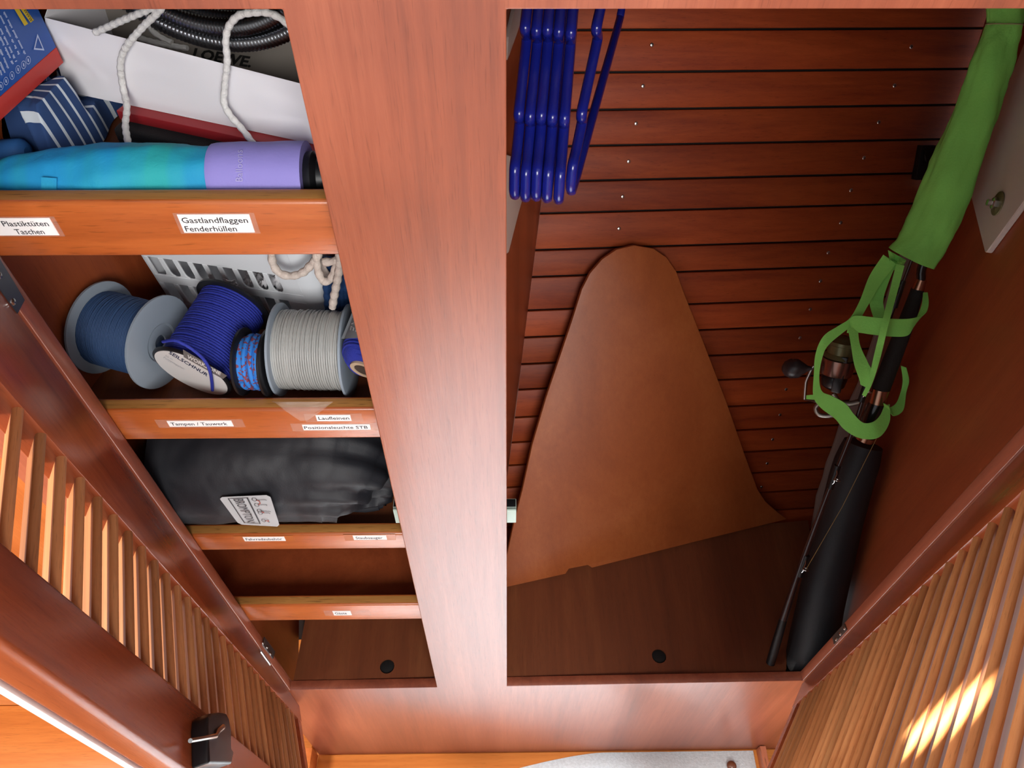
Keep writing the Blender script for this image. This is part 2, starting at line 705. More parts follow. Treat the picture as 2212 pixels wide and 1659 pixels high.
MB().box((-.535, .0, .30), (-.4450, TH, 2.055)).build('light_block_strip', FACE, WD)  # unseen strip added to stop light leaking in beside the front panel


def vert_panel(name, fx, y0, zt, z0, th, m, par, side=1):
    """vertical panel along line x = fx(y), from y0 back to the hull"""
    p = []
    for z in (z0, zt):
        yb = 0.9
        for _ in range(12):
            yb = hull_y(fx(yb), z) - 0.016
        p.append((yb, z))
    poly = [(fx(y0), y0, z0), (fx(p[0][0]), p[0][0], z0), (fx(p[1][0]), p[1][0], zt), (fx(y0), y0, zt)]
    return MB().prism(poly, (side * th, 0, 0)).build(name, m, par, bevel=0.0008)


vert_panel('side_panel', left_wall_x, TH + .001, 2.055, 0.2, 0.016, PANEL, WD, -1)
vert_panel('partition', part_x, TH + .001, 2.055, 0.2, 0.014, PANEL, WD, -1)
vert_panel('side_panel', right_wall_x, TH + .001, 2.055, 0.2, 0.016, PANEL, WD, 1)

# shelves with their raised front rails and taped-on labels
FY = 0.0195
FIDV = [(435, 553), (885, 948), (1155, 1187), (1308, 1340)]
SHZ = []
TAPE = mat('clear_tape', '#e8d8cc', 0.12, trans=0.0, alpha=0.16)
TAPED = mat('amber_tape', '#b0602a', 0.3)
labels = [
    (0, [(-25, 472), (106, 469), (128, 506), (2, 509)], ['Plastiktüten', 'Taschen'], [(0.17, .55, .93), (0.30, .08, .78)]),
    (0, [(383, 463), (538, 462), (551, 501), (398, 502)], ['Gastlandflaggen', 'Fenderhüllen'], [(.035, .55, .955), (.035, .08, .76)]),
    (1, [(360, 911), (496, 906), (507, 919), (369, 922)], ['Tampen / Tauwerk'], [(.04, .25, .92)]),
    (1, [(681, 896), (756, 896), (760, 908), (686, 909)], ['Laufleinen'], [(.06, .25, .95)]),
    (1, [(653, 917), (799, 916), (802, 929), (655, 927)], ['Positionsleuchte STB'], [(.02, .25, .96)]),
    (2, [(525, 1160), (613, 1158), (618, 1167), (529, 1169)], ['Fahrradzubehör'], [(.05, .25, .93)]),
    (2, [(763, 1157), (832, 1155), (838, 1165), (764, 1166)], ['Staubsauger'], [(.07, .25, .88)]),
    (3, [(719, 1320), (756, 1319), (761, 1328), (721, 1329)], ['Gäste'], [(.1, .25, .75)]),
]
for i, (vt, vb) in enumerate(FIDV):
    u0 = 700
    zt, zb = atY(u0, vt, FY)[2], atY(u0, vb, FY)[2]
    SHZ.append(zb + 0.011)
    y1 = FY + 0.018
    fm_ = MB().box((left_wall_x(FY) + .004, FY, zb), (part_x(FY) - .016, y1, zt))
    fm_.m[1] = 1
    fr = fm_.build('shelf_rail', [FIDDLE, FIDTOP], WD, bevel=0.0035, seg=3)
    zs = zb + 0.011
    poly = [(left_wall_x(y1), y1, zs), (part_x(y1) - .0145, y1, zs)]
    for fx, o in ((part_x, -.0145), (left_wall_x, 0)):
        yb = .6
        for _ in range(12):
            yb = hull_y(fx(yb), zs) - .020
        poly.append((fx(yb) + o, yb, zs))
    MB().prism(poly, (0, 0, -0.011)).build('shelf', FLOORP if i != 3 else PANEL, WD)
    for (k, quad, words, lay) in labels:
        if k != i:
            continue
        mb = MB()
        P = [atY(u, v, FY) for u, v in quad]
        x0 = (P[0][0] + P[3][0]) / 2
        x1 = (P[1][0] + P[2][0]) / 2
        z1 = (P[0][2] + P[1][2]) / 2
        z0 = (P[2][2] + P[3][2]) / 2
        e = 0.012 if i == 0 else 0.01
        tz = 0.0015
        if i == 0:
            mb.box((x0 - .003, FY - .0003, z0 - .0012), (x1 + .004, FY + .0003, z1 + .0012), 2)
        elif i in (1, 2):
            mb.box((x0 - .012, FY - .0003, z0 - .002), (x1 + .012, FY + .0003, z1 + .002), 3 if i == 2 else 2)
        else:
            mb.box((x0 - .014, FY - .0003, z0 - .002), (x1 + .03, FY + .0003, z1 + .002), 2)
        mb.box((x0, FY - .0006, z0), (x1, FY + .0002, z1), 0)
        wx, hz = x1 - x0, z1 - z0
        for w_, (f0, fb, f1) in zip(words, lay):
            cap = 0.30 if len(words) == 2 else 0.52
            fit_text(mb, w_, (x0 + wx * f0, FY - .00075, z0 + hz * fb), (wx * (f1 - f0), 0, 0), (0, 0, hz * cap), 1, 0, .008)
        mb.build('shelf_label', [WHITE, INK, TAPE, TAPED], fr, sharp=20)
    if i == 1:       # torn clear film stuck over the rail
        cf = MB()
        q = [(581, 864), (600, 885), (630, 907), (660, 912), (685, 903), (700, 890), (715, 875), (700, 872), (660, 876), (620, 872)]
        rows = []
        for a in range(9):
            r = []
            for c in range(9):
                t, s_ = a / 8, c / 8
                u = 585 + 135 * s_ - 10 * t + 14 * t * (1 - s_)
                lo = 912 - 48 * abs(s_ - .55) ** 1.2 * 2 + 0
                v = 868 + (lo - 868) * t
                r.append(atY(u, v, FY - .0015 - .004 * abs(fbm((u * .05, v * .09, 0), 1))))
            rows.append(r)
        cf.grid(rows)
        cf.build('torn_film', mat('torn_film', '#e9dcd2', 0.08, alpha=0.22, bump=0.6, bscale=120), fr)

# ---------------- doors
C18, S18 = math.cos(math.radians(18)), math.sin(math.radians(18))
C35, S35 = math.cos(math.radians(35)), math.sin(math.radians(35))


class Door:
    def __init__(s, hx, w, n):
        s.p0 = np.array([hx, -0.002, 0.0])
        s.w = np.array([*w, 0.0])
        s.n = np.array([*n, 0.0])      # towards the inner face

    def P(s, w, n, z):
        return s.p0 + s.w * w + s.n * n + np.array([0, 0, z])

    def plane(s, off=0.0):
        return (s.p0 + s.n * off, s.n)


DL = Door(XL, (S18, -C18), (C18, S18))
DR = Door(XR, (-S35, -C35), (-C35, S35))
DTH = 0.026


def slat_mesh(name, length, sgn):
    prof = []
    w, t = 0.0215, 0.0040
    pts = [(-w, -t), (w - .0025, -t), (w - .0007, -t * .6), (w, 0), (w - .0007, t * .6), (w - .0025, t), (-w, t)]
    ta = math.radians(57)
    pr = [(y * math.cos(ta) - z * math.sin(ta), y * math.sin(ta) + z * math.cos(ta)) for y, z in pts]
    mb = MB().prism([(-length / 2, y, z) for y, z in pr], (length, 0, 0))
    me, _ = mb.mesh(name, [SLAT], origin=np.zeros(3), sharp=40)
    return me


def make_door(D, label, z0, z1, stile_in, stile_out, edge, slat_z, slat_pitch, slat_c, slat_len, flip):
    root = empty('louvred_door', D.P(0.15, 0, z0), WD)
    root['label'] = label
    # hinge stile (narrows downwards), outer stile, rails
    MB().prism([D.P(0.001, 0, z0), D.P(stile_in[0], 0, z0), D.P(stile_in[1], 0, z1), D.P(0.001, 0, z1)], -D.n * DTH).build(
        'hinge_stile', STILE, root, bevel=0.0012)
    MB().prism([D.P(stile_out[0], 0, z0), D.P(edge, 0, z0), D.P(edge, 0, z1), D.P(stile_out[1], 0, z1)], -D.n * DTH).build(
        'outer_stile', STILE, root, bevel=0.006, seg=4)
    MB().prism([D.P(stile_in[0], -.001, z0), D.P(stile_out[0], -.001, z0), D.P(stile_out[0], -.001, z0 + .03), D.P(stile_in[0], -.001, z0 + .03)],
               -D.n * (DTH - .002)).build('bottom_rail', STILE, root, bevel=0.001)
    MB().prism([D.P(stile_in[1], -.001, z1 - .05), D.P(stile_out[1], -.001, z1 - .05), D.P(stile_out[1], -.001, z1), D.P(stile_in[1], -.001, z1)],
               -D.n * (DTH - .002)).build('top_rail', STILE, root, bevel=0.001)
    me = slat_mesh('slat', slat_len, 1)
    ax = -D.w if flip else D.w
    rz = math.atan2(ax[1], ax[0])
    k = 0
    z = slat_z
    while z - slat_pitch * k > z0 + 0.035:
        zz = z - slat_pitch * k
        k += 1
        if zz > z1 - 0.06:
            continue
        t = (zz - z0) / (z1 - z0)
        cw = slat_c[0] * (1 - t) + slat_c[1] * t
        o = bpy.data.objects.new('slat', me)
        COL.objects.link(o)
        put(o, D.P(cw, -DTH / 2 - .001, zz - 0.012), root)
        o.rotation_euler = (0, 0, rz)
    return root


dl = make_door(DL, 'left louvred door with white edge strip and black latch', 0.40, 1.78, (0.034, 0.106), (0.178, 0.226), 0.287, 1.467 + .0369 * 9, .0369,
               (.108, .166), .17, False)
dr = make_door(DR, 'right louvred door, sunlit', 0.497, 1.78, (0.053, 0.104), (0.44, 0.45), 0.52, 1.302 + .0336 * 14, .0336, (.247, .277), .42, True)
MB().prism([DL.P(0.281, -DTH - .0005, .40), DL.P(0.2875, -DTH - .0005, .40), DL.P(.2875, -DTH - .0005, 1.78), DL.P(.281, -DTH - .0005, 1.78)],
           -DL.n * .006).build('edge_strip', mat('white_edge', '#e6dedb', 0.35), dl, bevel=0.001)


# hinges
def hinge(name, quad, X, knuckle, screws, par, m):
    mb = MB()
    pts = [atX(u, v, X) for u, v in quad]
    s = 1 if X < 0 else -1
    mb.prism(pts, (s * 0.0022, 0, 0), 0)
    for u, v in screws:
        mb.lathe(atX(u, v, X + s * .0022), (s, 0, 0), [(0, .0032), (.0008, .003), (.0016, .0016), (.0018, .0004)], 12, 1)
    if knuckle:
        a, b = [np.array(p) for p in knuckle]
        mb.tube([a, lerp(a, b, .5), b], 0.0032, 10, 1)
    mb.build(name, [m, STEEL], par, sharp=30)


hinge('hinge', [(-30, 520), (48, 648), (33, 677), (-30, 592)], XL, None, [(28, 652), (-2, 595)], dl, mat('hinge_grey', '#5d6067', 0.35, 0.8))
ka, kb = atX(563, 1397, XL), atX(584, 1425, XL)
hinge('hinge', [(566, 1393), (569, 1376), (592, 1408), (588, 1423)], XL, ((XL - .0005, -.0035, ka[2]), (XL - .0005, -.0035, kb[2])),
      [(568, 1389), (577, 1398), (584, 1412)], dl, DSTEEL)
hinge('hinge', [(1800, 1376), (1826, 1347), (1831, 1360), (1804, 1392)], XR, None, [(1806, 1381), (1815, 1369), (1824, 1357)], dr,
      mat('hinge_brown', '#6a5a52', 0.4, 0.7))

# black spring latch on the left door
pl = DL.plane(0.0)
lt = MB()
q = [(413, 1662), (411, 1580), (413, 1560), (420, 1552), (440, 1549), (455, 1551), (461, 1562), (466, 1590), (466, 1628), (472, 1636), (466, 1662)]
lt.prism([on(u, v, pl) for u, v in q], DL.n * 0.018)
lat = lt.build('latch_body', BLACKP, dl, bevel=0.003, seg=3)
lt = MB()
lt.tube([on(u, v, pl, 0.020) for u, v in ((411, 1600), (440, 1595), (466, 1590), (470, 1580), (481, 1570))], [.0022, .0022, .0026, .003, .003], 8)
lt.build('latch_lever', STEEL, dl)
# magnetic catches behind the post
for (u, v, xo) in ((852, 1103, -1), (1115, 1103, 1)):
    c = atY(u, v + 2, TH + .006)
    xa = PL0 if xo < 0 else PR0
    zt = atY(u, 1103, TH)[2]
    zb = atY(u, 1131 if xo < 0 else 1130, TH)[2]
    xw = abs(c[0] - xa)
    cb = MB()
    x0, x1 = (xa - xw, xa + .012) if xo < 0 else (xa - .012, xa + xw)
    cb.box((x0, TH + .0005, zb), (x1, TH + .0035, zt), 0)
    cb.box((x0, TH + .0036, zb + .002), (x1, TH + .016, zt + .002), 1)
    cb.build('door_catch', [mat('catch_pale', '#b9cfc4', 0.5), BLACKP], WD, bevel=0.0006)


# floor panels with finger holes
def floor_panel(name, label, outline, hole, z, m):
    """slab with a round finger hole; outline is a 4-corner polygon (front-left, front-right, back-right, back-left)"""
    t = thing(name, label, 'floor panel', (hole[0], hole[1] + .1, z - .012))
    mb = MB()
    R, s = 0.0138, 0.022
    cx, cy = hole
    n = 32
    ring, sq = [], []
    for j in range(n):
        th = 2 * math.pi * j / n
        c, d = math.cos(th), math.sin(th)
        ring.append((cx + R * c, cy + R * d, z))
        k = s / max(abs(c), abs(d))
        sq.append((cx + k * c, cy + k * d, z))
    mb.add(ring + sq, [(j, (j + 1) % n, n + (j + 1) % n, n + j) for j in range(n)])
    mb.add(ring + [(x, y, z - .012) for x, y, _ in ring], [(j, n + j, n + (j + 1) % n, (j + 1) % n) for j in range(n)])
    (ax, ay), (bx, by), (qx, qy), (dx, dy) = outline
    S = [(cx - s, cy - s), (cx + s, cy - s), (cx + s, cy + s), (cx - s, cy + s)]
    O = [(ax, ay), (bx, by), (qx, qy), (dx, dy)]
    # fill between square and outline with quads (split the outline at the square's corners)
    for i in range(4):
        a, b = S[i], S[(i + 1) % 4]
        mb.add([(a[0], a[1], z), (O[i][0], O[i][1], z), (O[(i + 1) % 4][0], O[(i + 1) % 4][1], z), (b[0], b[1], z)], [(0, 1, 2, 3)])
        mb.add([(O[i][0], O[i][1], z), (O[i][0], O[i][1], z - .012), (O[(i + 1) % 4][0], O[(i + 1) % 4][1], z - .012), (O[(i + 1) % 4][0], O[(i + 1) % 4][1], z)],
               [(0, 1, 2, 3)])
    mb.build('panel', m, t, sharp=30, weld=True)
    MB().lathe((cx, cy, z - .0118), (0, 0, 1), [(0, R * .98), (.0075, R * .98), (.0085, R * .8)], 24).build('finger_hole', mat('hole_black', '#060505', 0.8), t)
    return t


ZFL, ZFR = 0.4845, 0.4895
yb = .25
floor_panel('floor_panel', 'brown floor panel with black finger hole at the foot of the shelf side', [(XL + .004, .0185), (part_x(.02) - .017, .0185), (part_x(.25) - .018, .240), (left_wall_x(.24) + .03, .225)],
            (-.226, .042), ZFL, FLOORP)
floor_panel('floor_panel', 'wide brown floor panel with black finger hole under the leaning plywood board', [(part_x(.02) + .004, .0185), (right_wall_x(.02) - .004, .0185), (0.664, .345), (part_x(.27) + .006, .290)],
            (.298, .054), ZFR, FLOORP)


# ================================================================== things on the shelves
def proj(p):
    d = np.asarray(p) - CAM
    z = d @ CF
    return IW / 2 + FOC * (d @ CX) / z, IH / 2 - FOC * (d @ CU) / z


def rough_tube(path, radii, n=40, amp=0.0, sc=30.0, fold=None, sq=1.0):
    """soft tube rings; fold(i/k, theta) gives an extra radial factor"""
    path = [np.asarray(p, float) for p in path]
    k = len(path)
    rows = []
    e = None
    for i in range(k):
        t = nrm(path[min(i + 1, k - 1)] - path[max(i - 1, 0)])
        if e is None:
            h = np.array([0, 0, 1.]) if abs(t[2]) < .9 else np.array([1., 0, 0])
            e = nrm(np.cross(t, h))
        else:
            e = nrm(e - t * (t @ e))
        g = np.cross(t, e)
        r = []
        for j in range(n):
            th = 2 * math.pi * j / n
            d = math.cos(th) * e + math.sin(th) * g
            rad = radii[i] * (1 + (fold(i / (k - 1), th) if fold else 0))
            p = path[i] + d * rad
            rad += amp * fbm(p, sc)
            r.append(path[i] + d * rad)
        rows.append(r)
    return rows


def capped(mb, rows, mi=0):
    mb.grid(rows, mi, closed=True)
    mb.poly(rows[0][::-1], mi)
    mb.poly(rows[-1], mi)
    return mb


def interp(xs_, ys_, x):
    return float(np.interp(x, xs_, ys_))


# ---- rolled umbrella along the top rail
Z1, Z2, Z3, Z4 = SHZ
UY, UZ = 0.0685, Z1 + 0.0300
ux = lambda u: atY(u, 393, UY)[0]
um = thing('rolled_umbrella', 'turquoise rolled umbrella with a purple band lying behind the top shelf rail', 'umbrella', (ux(330), UY, Z1))
us = np.linspace(-55, 478, 60)
rad = [interp([-60, -20, 0, 60, 120, 250, 380, 478], [.010, .0165, .0185, .0225, .0245, .0272, .0272, .0262], u) for u in us]
rows = rough_tube([(ux(u), UY, UZ - .0275 + max(.012, r) + .0005) for u, r in zip(us, rad)], rad, 48, .0016, 38,
                  lambda t, th: .03 * math.sin(3 * th + 5 * t) + .02 * math.sin(7 * th + 9 * t))
m_teal = mat('umbrella_cloth', '#1c9fd0', 0.75, bump=.3, bscale=400)
nt = m_teal.node_tree
tc_ = nt.nodes.new('ShaderNodeTexCoord')
mp_ = nt.nodes.new('ShaderNodeMapping')
mp_.inputs['Scale'].default_value = (22, 5, 5)
nz_ = nt.nodes.new('ShaderNodeTexNoise')
nz_.inputs['Scale'].default_value = 1.2
cr_ = nt.nodes.new('ShaderNodeValToRGB')
cr_.color_ramp.elements[0].position = .4
cr_.color_ramp.elements[0].color = lin('#1593cc')
cr_.color_ramp.elements[1].position = .68
cr_.color_ramp.elements[1].color = lin('#25a9ae')
nt.links.new(tc_.outputs['Object'], mp_.inputs[0])
nt.links.new(mp_.outputs[0], nz_.inputs['Vector'])
nt.links.new(nz_.outputs['Fac'], cr_.inputs[0])
nt.links.new(cr_.outputs[0], nt.nodes['Principled BSDF'].inputs['Base Color'])
capped(MB(), rows).build('cloth_roll', m_teal, um, sharp=60)
us = np.linspace(473, 669, 24)
rad = [interp([472, 480, 520, 600, 669], [.0268, .0275, .0280, .0284, .0286], u) for u in us]
rows = rough_tube([(ux(u), UY, UZ) for u in us], rad, 48, .0007, 30)
pb = MB()
capped(pb, rows)


def on_cyl(u, v, cy, cz, R):
    """hit of a pixel ray with a cylinder along X"""
    d = ray(u, v)
    oy, oz = CAM[1] - cy, CAM[2] - cz
    a = d[1] ** 2 + d[2] ** 2
    b_ = oy * d[1] + oz * d[2]
    c_ = oy * oy + oz * oz - R * R
    t = (-b_ - math.sqrt(max(0, b_ * b_ - a * c_))) / a
    return CAM + d * t


tv, tf, tw = text2d('Balloons')
pb.add([on_cyl(524 - 22 * y, 392 - 68 * (x / tw), UY, UZ, .0292) for x, y in tv], tf, 1)
band = pb.build('purple_band', [mat('purple_cloth', '#8f86cf', 0.7, bump=.2, bscale=400), mat('pale_print', '#a9a3d4', 0.8)], um, sharp=60)
band['label'] = 'purple band with pale print'
MB().lathe((ux(668), UY, UZ), (1, 0, 0), [(-.004, .018), (.0, .020), (.006, .021), (.010, .017), (.03, .015), (.04, .011)], 28).build('handle', BLACKP, um)
tp = [on_cyl(u, v, UY, UZ - .002, .0268) for u, v in ((91, 382), (124, 384), (124, 412), (91, 412))]
MB().prism(tp, (0, -.0012, .0006)).build('strap_tab', m_teal, um)

# ---- white paper bag with cords and the hose in it
ZB = Z1 + 0.0325
bl, br = atZ(143, 197, ZB), atZ(668, 308, ZB)
bdir = nrm(br - bl)
bn = np.array([bdir[1], -bdir[0], 0.0])
if bn[1] > 0:
    bn = -bn
BP = (bl, bn)
tl, tr_ = on(97, 38, BP), on(640, 178, BP)
ext = 0.018
br2 = br + bdir * ext
tr2 = tr_ + (tr_ - tl) * (ext / np.linalg.norm(tr_ - tl))
bag = thing('paper_bag', 'white paper carrier bag with cord handles holding a metal hose', 'bag', (bl + br) / 2)
PAPER = mat('bag_paper', '#e4e2e6', 0.65, bump=.05, bscale=60)
SHADEDP = mat('bag_paper_shaded', '#8d857d', 0.75, bump=.05, bscale=60)  # white paper again, with the shade inside the bag put into its colour
bb = MB()
# front sheet with fold lines pressed in
rows = []
for i in range(25):
    r = []
    for j in range(49):
        s_, t = j / 48, i / 24
        p = lerp(lerp(bl, br2, s_), lerp(tl, tr2, s_), t)
        u, v = proj(p)
        d1 = (u - 125) * .70 - (v - 75) * .72          # fold from the top corner downwards to the right
        d2 = (u - 146) * .72 + (v - 196) * .70         # fold from the lower corner upwards
        z = 0
        if u < 225:
            z += .0016 * math.exp(-abs(d1) / 5)
        if u < 188:
            z += .0014 * math.exp(-abs(d2) / 4)
        z += .0012 * fbm((s_ * 3, t * 2, 0), 1)
        if t > .999:
            z = 0
        r.append(p + bn * z)
    rows.append(r)
bb.grid(rows)
back = -bn * 0.075
bk = MB()
up = np.array([0, 0, 1.0])
btl, btr = tl + back + up * .05, tr2 + back + up * .05
bbl, bbr = bl + back, br2 + back
bk.prism([bbl, bbr, btr, btl], -bn * .0006)
bb.prism([bl, bbl, btl, tl], bdir * -.0006)
bb.prism([bl, br2, bbr, bbl], (0, 0, -.0006))
bb.build('bag_body', PAPER, bag, sharp=60)
BKP = (bbl + bn * .0012, bn)
o_, x_, h_ = on(415, 125, BKP), on(541, 145, BKP), on(421, 104, BKP)
fit_text(bk, 'LOEWE.', o_, x_ - o_, h_ - o_, 1, 0.0, .035)
bk.build('inner_back', [SHADEDP, mat('print_black', '#161412', .7)], bag, sharp=30)
ROPE = mat('white_cord', '#d9d7d4', 0.8, bump=.9, bscale=500)


def px_path(pts, fn, n=8):
    return smooth_path([fn(*q) for q in pts], n)


def braid_tube(mb, path, r, mi=0, n=8):
    """cord with small braid bumps along its length"""
    k = len(path)
    L_ = 0
    rr = []
    for i in range(k):
        if i:
            L_ += np.linalg.norm(path[i] - path[i - 1])
        rr.append(r * (1 + .10 * math.sin(L_ / r * 2.2)))
    mb.tube(path, rr, n, mi)
    return mb


def dens(path, step):
    out = [path[0]]
    for a, b in zip(path[:-1], path[1:]):
        m = max(1, int(np.linalg.norm(b - a) / step))
        for i in range(1, m + 1):
            out.append(lerp(a, b, i / m))
    return out


f_ = lambda off, k=.00045: (lambda u, v: on(u, v, BP, off + max(0, v - 200) * k))
cr1 = px_path([(205, 70), (215, 66), (262, 45), (310, 25), (345, 10), (345, 22), (305, 62), (272, 102), (260, 140), (266, 190), (274, 230), (271, 270), (276, 306), (278, 322)],
              f_(.006), 10)
cr2 = px_path([(640, 70), (610, 42), (580, 28), (548, 27), (515, 34), (494, 58), (488, 90), (491, 130), (486, 180), (484, 222), (498, 250), (520, 275), (544, 306), (552, 318)],
              f_(.007, .00010), 10)
for c_ in (cr1, cr2):
    braid_tube(MB(), dens(c_, .0012), .0028).build('cord_handle', ROPE, bag, sharp=60)
braid_tube(MB(), dens(px_path([(326, 40), (326, 62), (345, 78), (372, 92)], lambda u, v: on(u, v, BKP, .004), 8), .0012), .0026).build('cord_handle', ROPE, bag)
braid_tube(MB(), dens(px_path([(290, 78), (330, 90), (370, 98), (405, 104)], lambda u, v: on(u, v, BKP, .004), 8), .0012), .0026).build('cord_handle', ROPE, bag)

# ribbed metal hose coiled in the mouth of the bag
hose = None
hp = MB()
hx = bdir
HPLA = on(452, 97, BKP, .060)
pts, rr = [], []
per = 520
for k_, (Rk, d0, d1) in enumerate(((.148, .0, -.044), (.1335, -.038, .004))):
    NT = 3
    for i in range(NT * per + 1):
        tt = i / per
        a = 2 * math.pi * tt + math.pi
        cen = HPLA + up * .148
        p = cen + hx * (Rk * math.sin(a)) - up * (Rk * math.cos(a)) + bn * (d0 + (d1 - d0) * tt / NT)
        pts.append(p)
        rr.append(.0063 * (1 + .16 * math.cos(i * math.pi)))
hp.tube(pts, rr, 10)
hose = hp.build('metal_hose', mat('chrome_hose', '#9a9ca0', 0.22, 1.0), sharp=80)
tag(hose, 'coiled ribbed chrome shower hose in the mouth of the white bag', 'hose')

# ---- blue box with red edge, standing against the left wall
q1, q2 = atZ(0, 262, Z1 + .066), atZ(122, 150, Z1 + .066)
bd = nrm(q2 - q1)
bnn = np.array([bd[1], -bd[0], 0.0])
XP = (q1, bnn)
box = thing('blue_carton', 'blue carton with red lower edge and white print at the left wall', 'carton', (q1 + q2) / 2)
a0 = q1 - bd * .07
a1 = on(122, 150, XP) + bd * .012
ztop = 1.80
red_h = on(0, 210, XP)[2] - q1[2]
bx = MB()
bx.prism([a0 + up * red_h, a1 + up * red_h, np.array([a1[0], a1[1], ztop]), np.array([a0[0], a0[1], ztop])], -bnn * .022, 0)
CB = mat('carton_blue', '#1d57ad', 0.45)
CW = mat('carton_white', '#b9c8e6', 0.6)
CY = mat('carton_yellow', '#d8b92a', 0.55)
bx.build('carton_body', CB, box, bevel=.0008)
MB().prism([a0, a1, a1 + up * red_h, a0 + up * red_h], -bnn * .022).build('red_edge', mat('carton_red', '#c0342b', 0.45), box, bevel=.0008)
pr = MB()
bxp = lambda u, v: on(u, v, XP, .0006)


def bar(a, b, w, mi, jag=True):
    """row of small print marks from pixel a to pixel b"""
    a, b = np.array(a, float), np.array(b, float)
    L_ = np.linalg.norm(b - a)
    d = (b - a) / L_
    nn = np.array([-d[1], d[0]])
    s_ = 0.0
    rnd = random.Random(int(a[0] * 7 + a[1]))
    while s_ < L_:
        wl_ = min(L_ - s_, rnd.choice([9, 14, 20, 27]))
        m_ = s_
        while m_ < s_ + wl_ - 1.5:
            c0 = a + d * m_
            hh = w * rnd.choice([.7, .7, 1.0])
            pr.poly([bxp(*(c0 - nn * w * .5)), bxp(*(c0 + d * 2.1 - nn * w * .5)), bxp(*(c0 + d * 2.1 + nn * (hh - w * .5))), bxp(*(c0 + nn * (hh - w * .5)))], mi)
            m_ += 2.9
        s_ += wl_ + 5


for a, b in (((8, 26), (54, 117)), ((0, 34), (44, 124)), ((0, 62), (35, 133)), ((0, 80), (28, 139)), ((0, 107), (18, 149)), ((0, 134), (10, 157)), ((0, 152), (3, 163))):
    bar(a, b, 4.6, 0)
for a, b in (((33, 23), (53, 56)), ((47, 23), (66, 49))):
    a, b = np.array(a), np.array(b)
    d = (b - a) / np.linalg.norm(b - a)
    nn = np.array([d[1], -d[0]])
    pr.poly([bxp(*(a - d * 12)), bxp(*b), bxp(*(b + nn * 9)), bxp(*(a + nn * 9 - d * 12))], 1)
fit_text(pr, 'WWW', on(50, 22, XP, .0010), on(66, 46, XP) - on(50, 20, XP), on(56, 19, XP) - on(50, 22, XP), 2)
for cx_, cy_ in ((61, 130), (51, 140), (39, 150), (26, 163), (13, 175), (2, 186)):
    ring = []
    for rr_ in (7.2, 6.2):
        for j in range(20):
            th = 2 * math.pi * j / 20
            ring.append(bxp(cx_ + rr_ * .72 * math.cos(th), cy_ + rr_ * 1.25 * math.sin(th)))
    pr.add(ring, [(j, (j + 1) % 20, 20 + (j + 1) % 20, 20 + j) for j in range(20)], 0)
    pr.poly([bxp(cx_ - 1.5, cy_ - 4), bxp(cx_ + 1, cy_ - 3), bxp(cx_ + 2, cy_ + 4), bxp(cx_ - 1, cy_ + 3)], 0)
tri = [(81, 73), (73, 107), (96, 109)]
cc = np.mean(tri, 0)
inn = [tuple(cc + (np.array(t) - cc) * .72) for t in tri]
pr.add([bxp(*t) for t in tri] + [on(*t, XP, .0006) for t in inn], [(0, 1, 4, 3), (1, 2, 5, 4), (2, 0, 3, 5)], 0)
pr.build('carton_print', [CW, CY, INK], box, sharp=20)

# ---- red folder and black case under the bag
ff = bdir
fold_front = bl + bn * .012
rf = MB()
p0 = atZ(150, 203, Z1 + .0315)
p1 = p0 + bdir * .36
p0 = p0 + bdir * .045


def slab(z0, z1, fwd, dep, s0, s1):
    a = np.array([bl[0], bl[1], 0]) + bn * fwd + bdir * s0
    b = np.array([bl[0], bl[1], 0]) + bn * fwd + bdir * s1
    return MB().prism([a + up * z0, b + up * z0, b - bn * dep + up * z0, a - bn * dep + up * z0], up * (z1 - z0))


rfo = slab(Z1 + .022, Z1 + .0315, .011, .12, .062, .30).build('red_folder', mat('folder_red', '#9c2227', 0.5), bevel=.0012)
tag(rfo, 'dark red folder lying under the white paper bag', 'folder')
bc = thing('black_case', 'black fabric case lying under the red folder', 'case', bl + bdir * .17 - up * .03)
slab(Z1 + .0005, Z1 + .0215, .024, .12, .062, .185).build('case_body', mat('case_fabric', '#1d1b1c', 0.9, bump=.6, bscale=700), bc, bevel=.004, seg=3)
MB().tube([np.array([bl[0], bl[1], 0]) + bn * .0245 + bdir * s_ + up * (Z1 + .012) for s_ in (.066, .12, .18)], .0011, 8).build('zip', BLACKP, bc)

# ---- blue striped cloth, crumpled
cl = MB()
rows = []
st = []
NX, NY = 90, 70
ca, cb_ = np.array([-.438, .100]), np.array([(bl + bdir * .052)[0] - .028, .235])
for i in range(NY):
    r = []
    for j in range(NX):
        s_, t = j / (NX - 1), i / (NY - 1)
        x = ca[0] + (cb_[0] - ca[0]) * s_ + .35 * t * .06
        y = ca[1] + (cb_[1] - ca[1]) * t
        e = min(s_, 1 - s_, t, 1 - t)
        env = min(1, e * 6) ** .6
        ridge = abs(fbm((x * 14 + 3, y * 10, 1.3), 1, 3))
        ridge2 = abs(fbm((x * 30 - y * 22, y * 12, 4.2), 1, 2))
        z = Z1 + .003 + env * (.040 + .03 * (1 - ridge * 2.2) * .6 + .012 * (1 - ridge2 * 2))
        z = max(Z1 + .002, min(z, Z1 + .0635))
        x += .008 * fbm((x * 20, y * 20, 9), 1, 2)
        y = max(y, .099 + .036 * min(1, max(0, (-.386 - x) / .02)))
        yb_ = bl[1] + (x - bl[0]) * bdir[1] / bdir[0]
        if y > yb_ - .022 and x > bl[0] - .012:
            z = min(z, Z1 + .029)
        r.append((x, y, z))
        st.append(y * 1.0 + .25 * x + (.03 * fbm((x * 16, y * 12, 5), 1, 2)) + (.012 if s_ > .55 else 0))
    rows.append(r)
cl.grid(rows)
co = cl.build('striped_cloth', stripes('striped_cloth_stuff', '#24406f', '#c3ccd4', None, 62, .22), sharp=70)
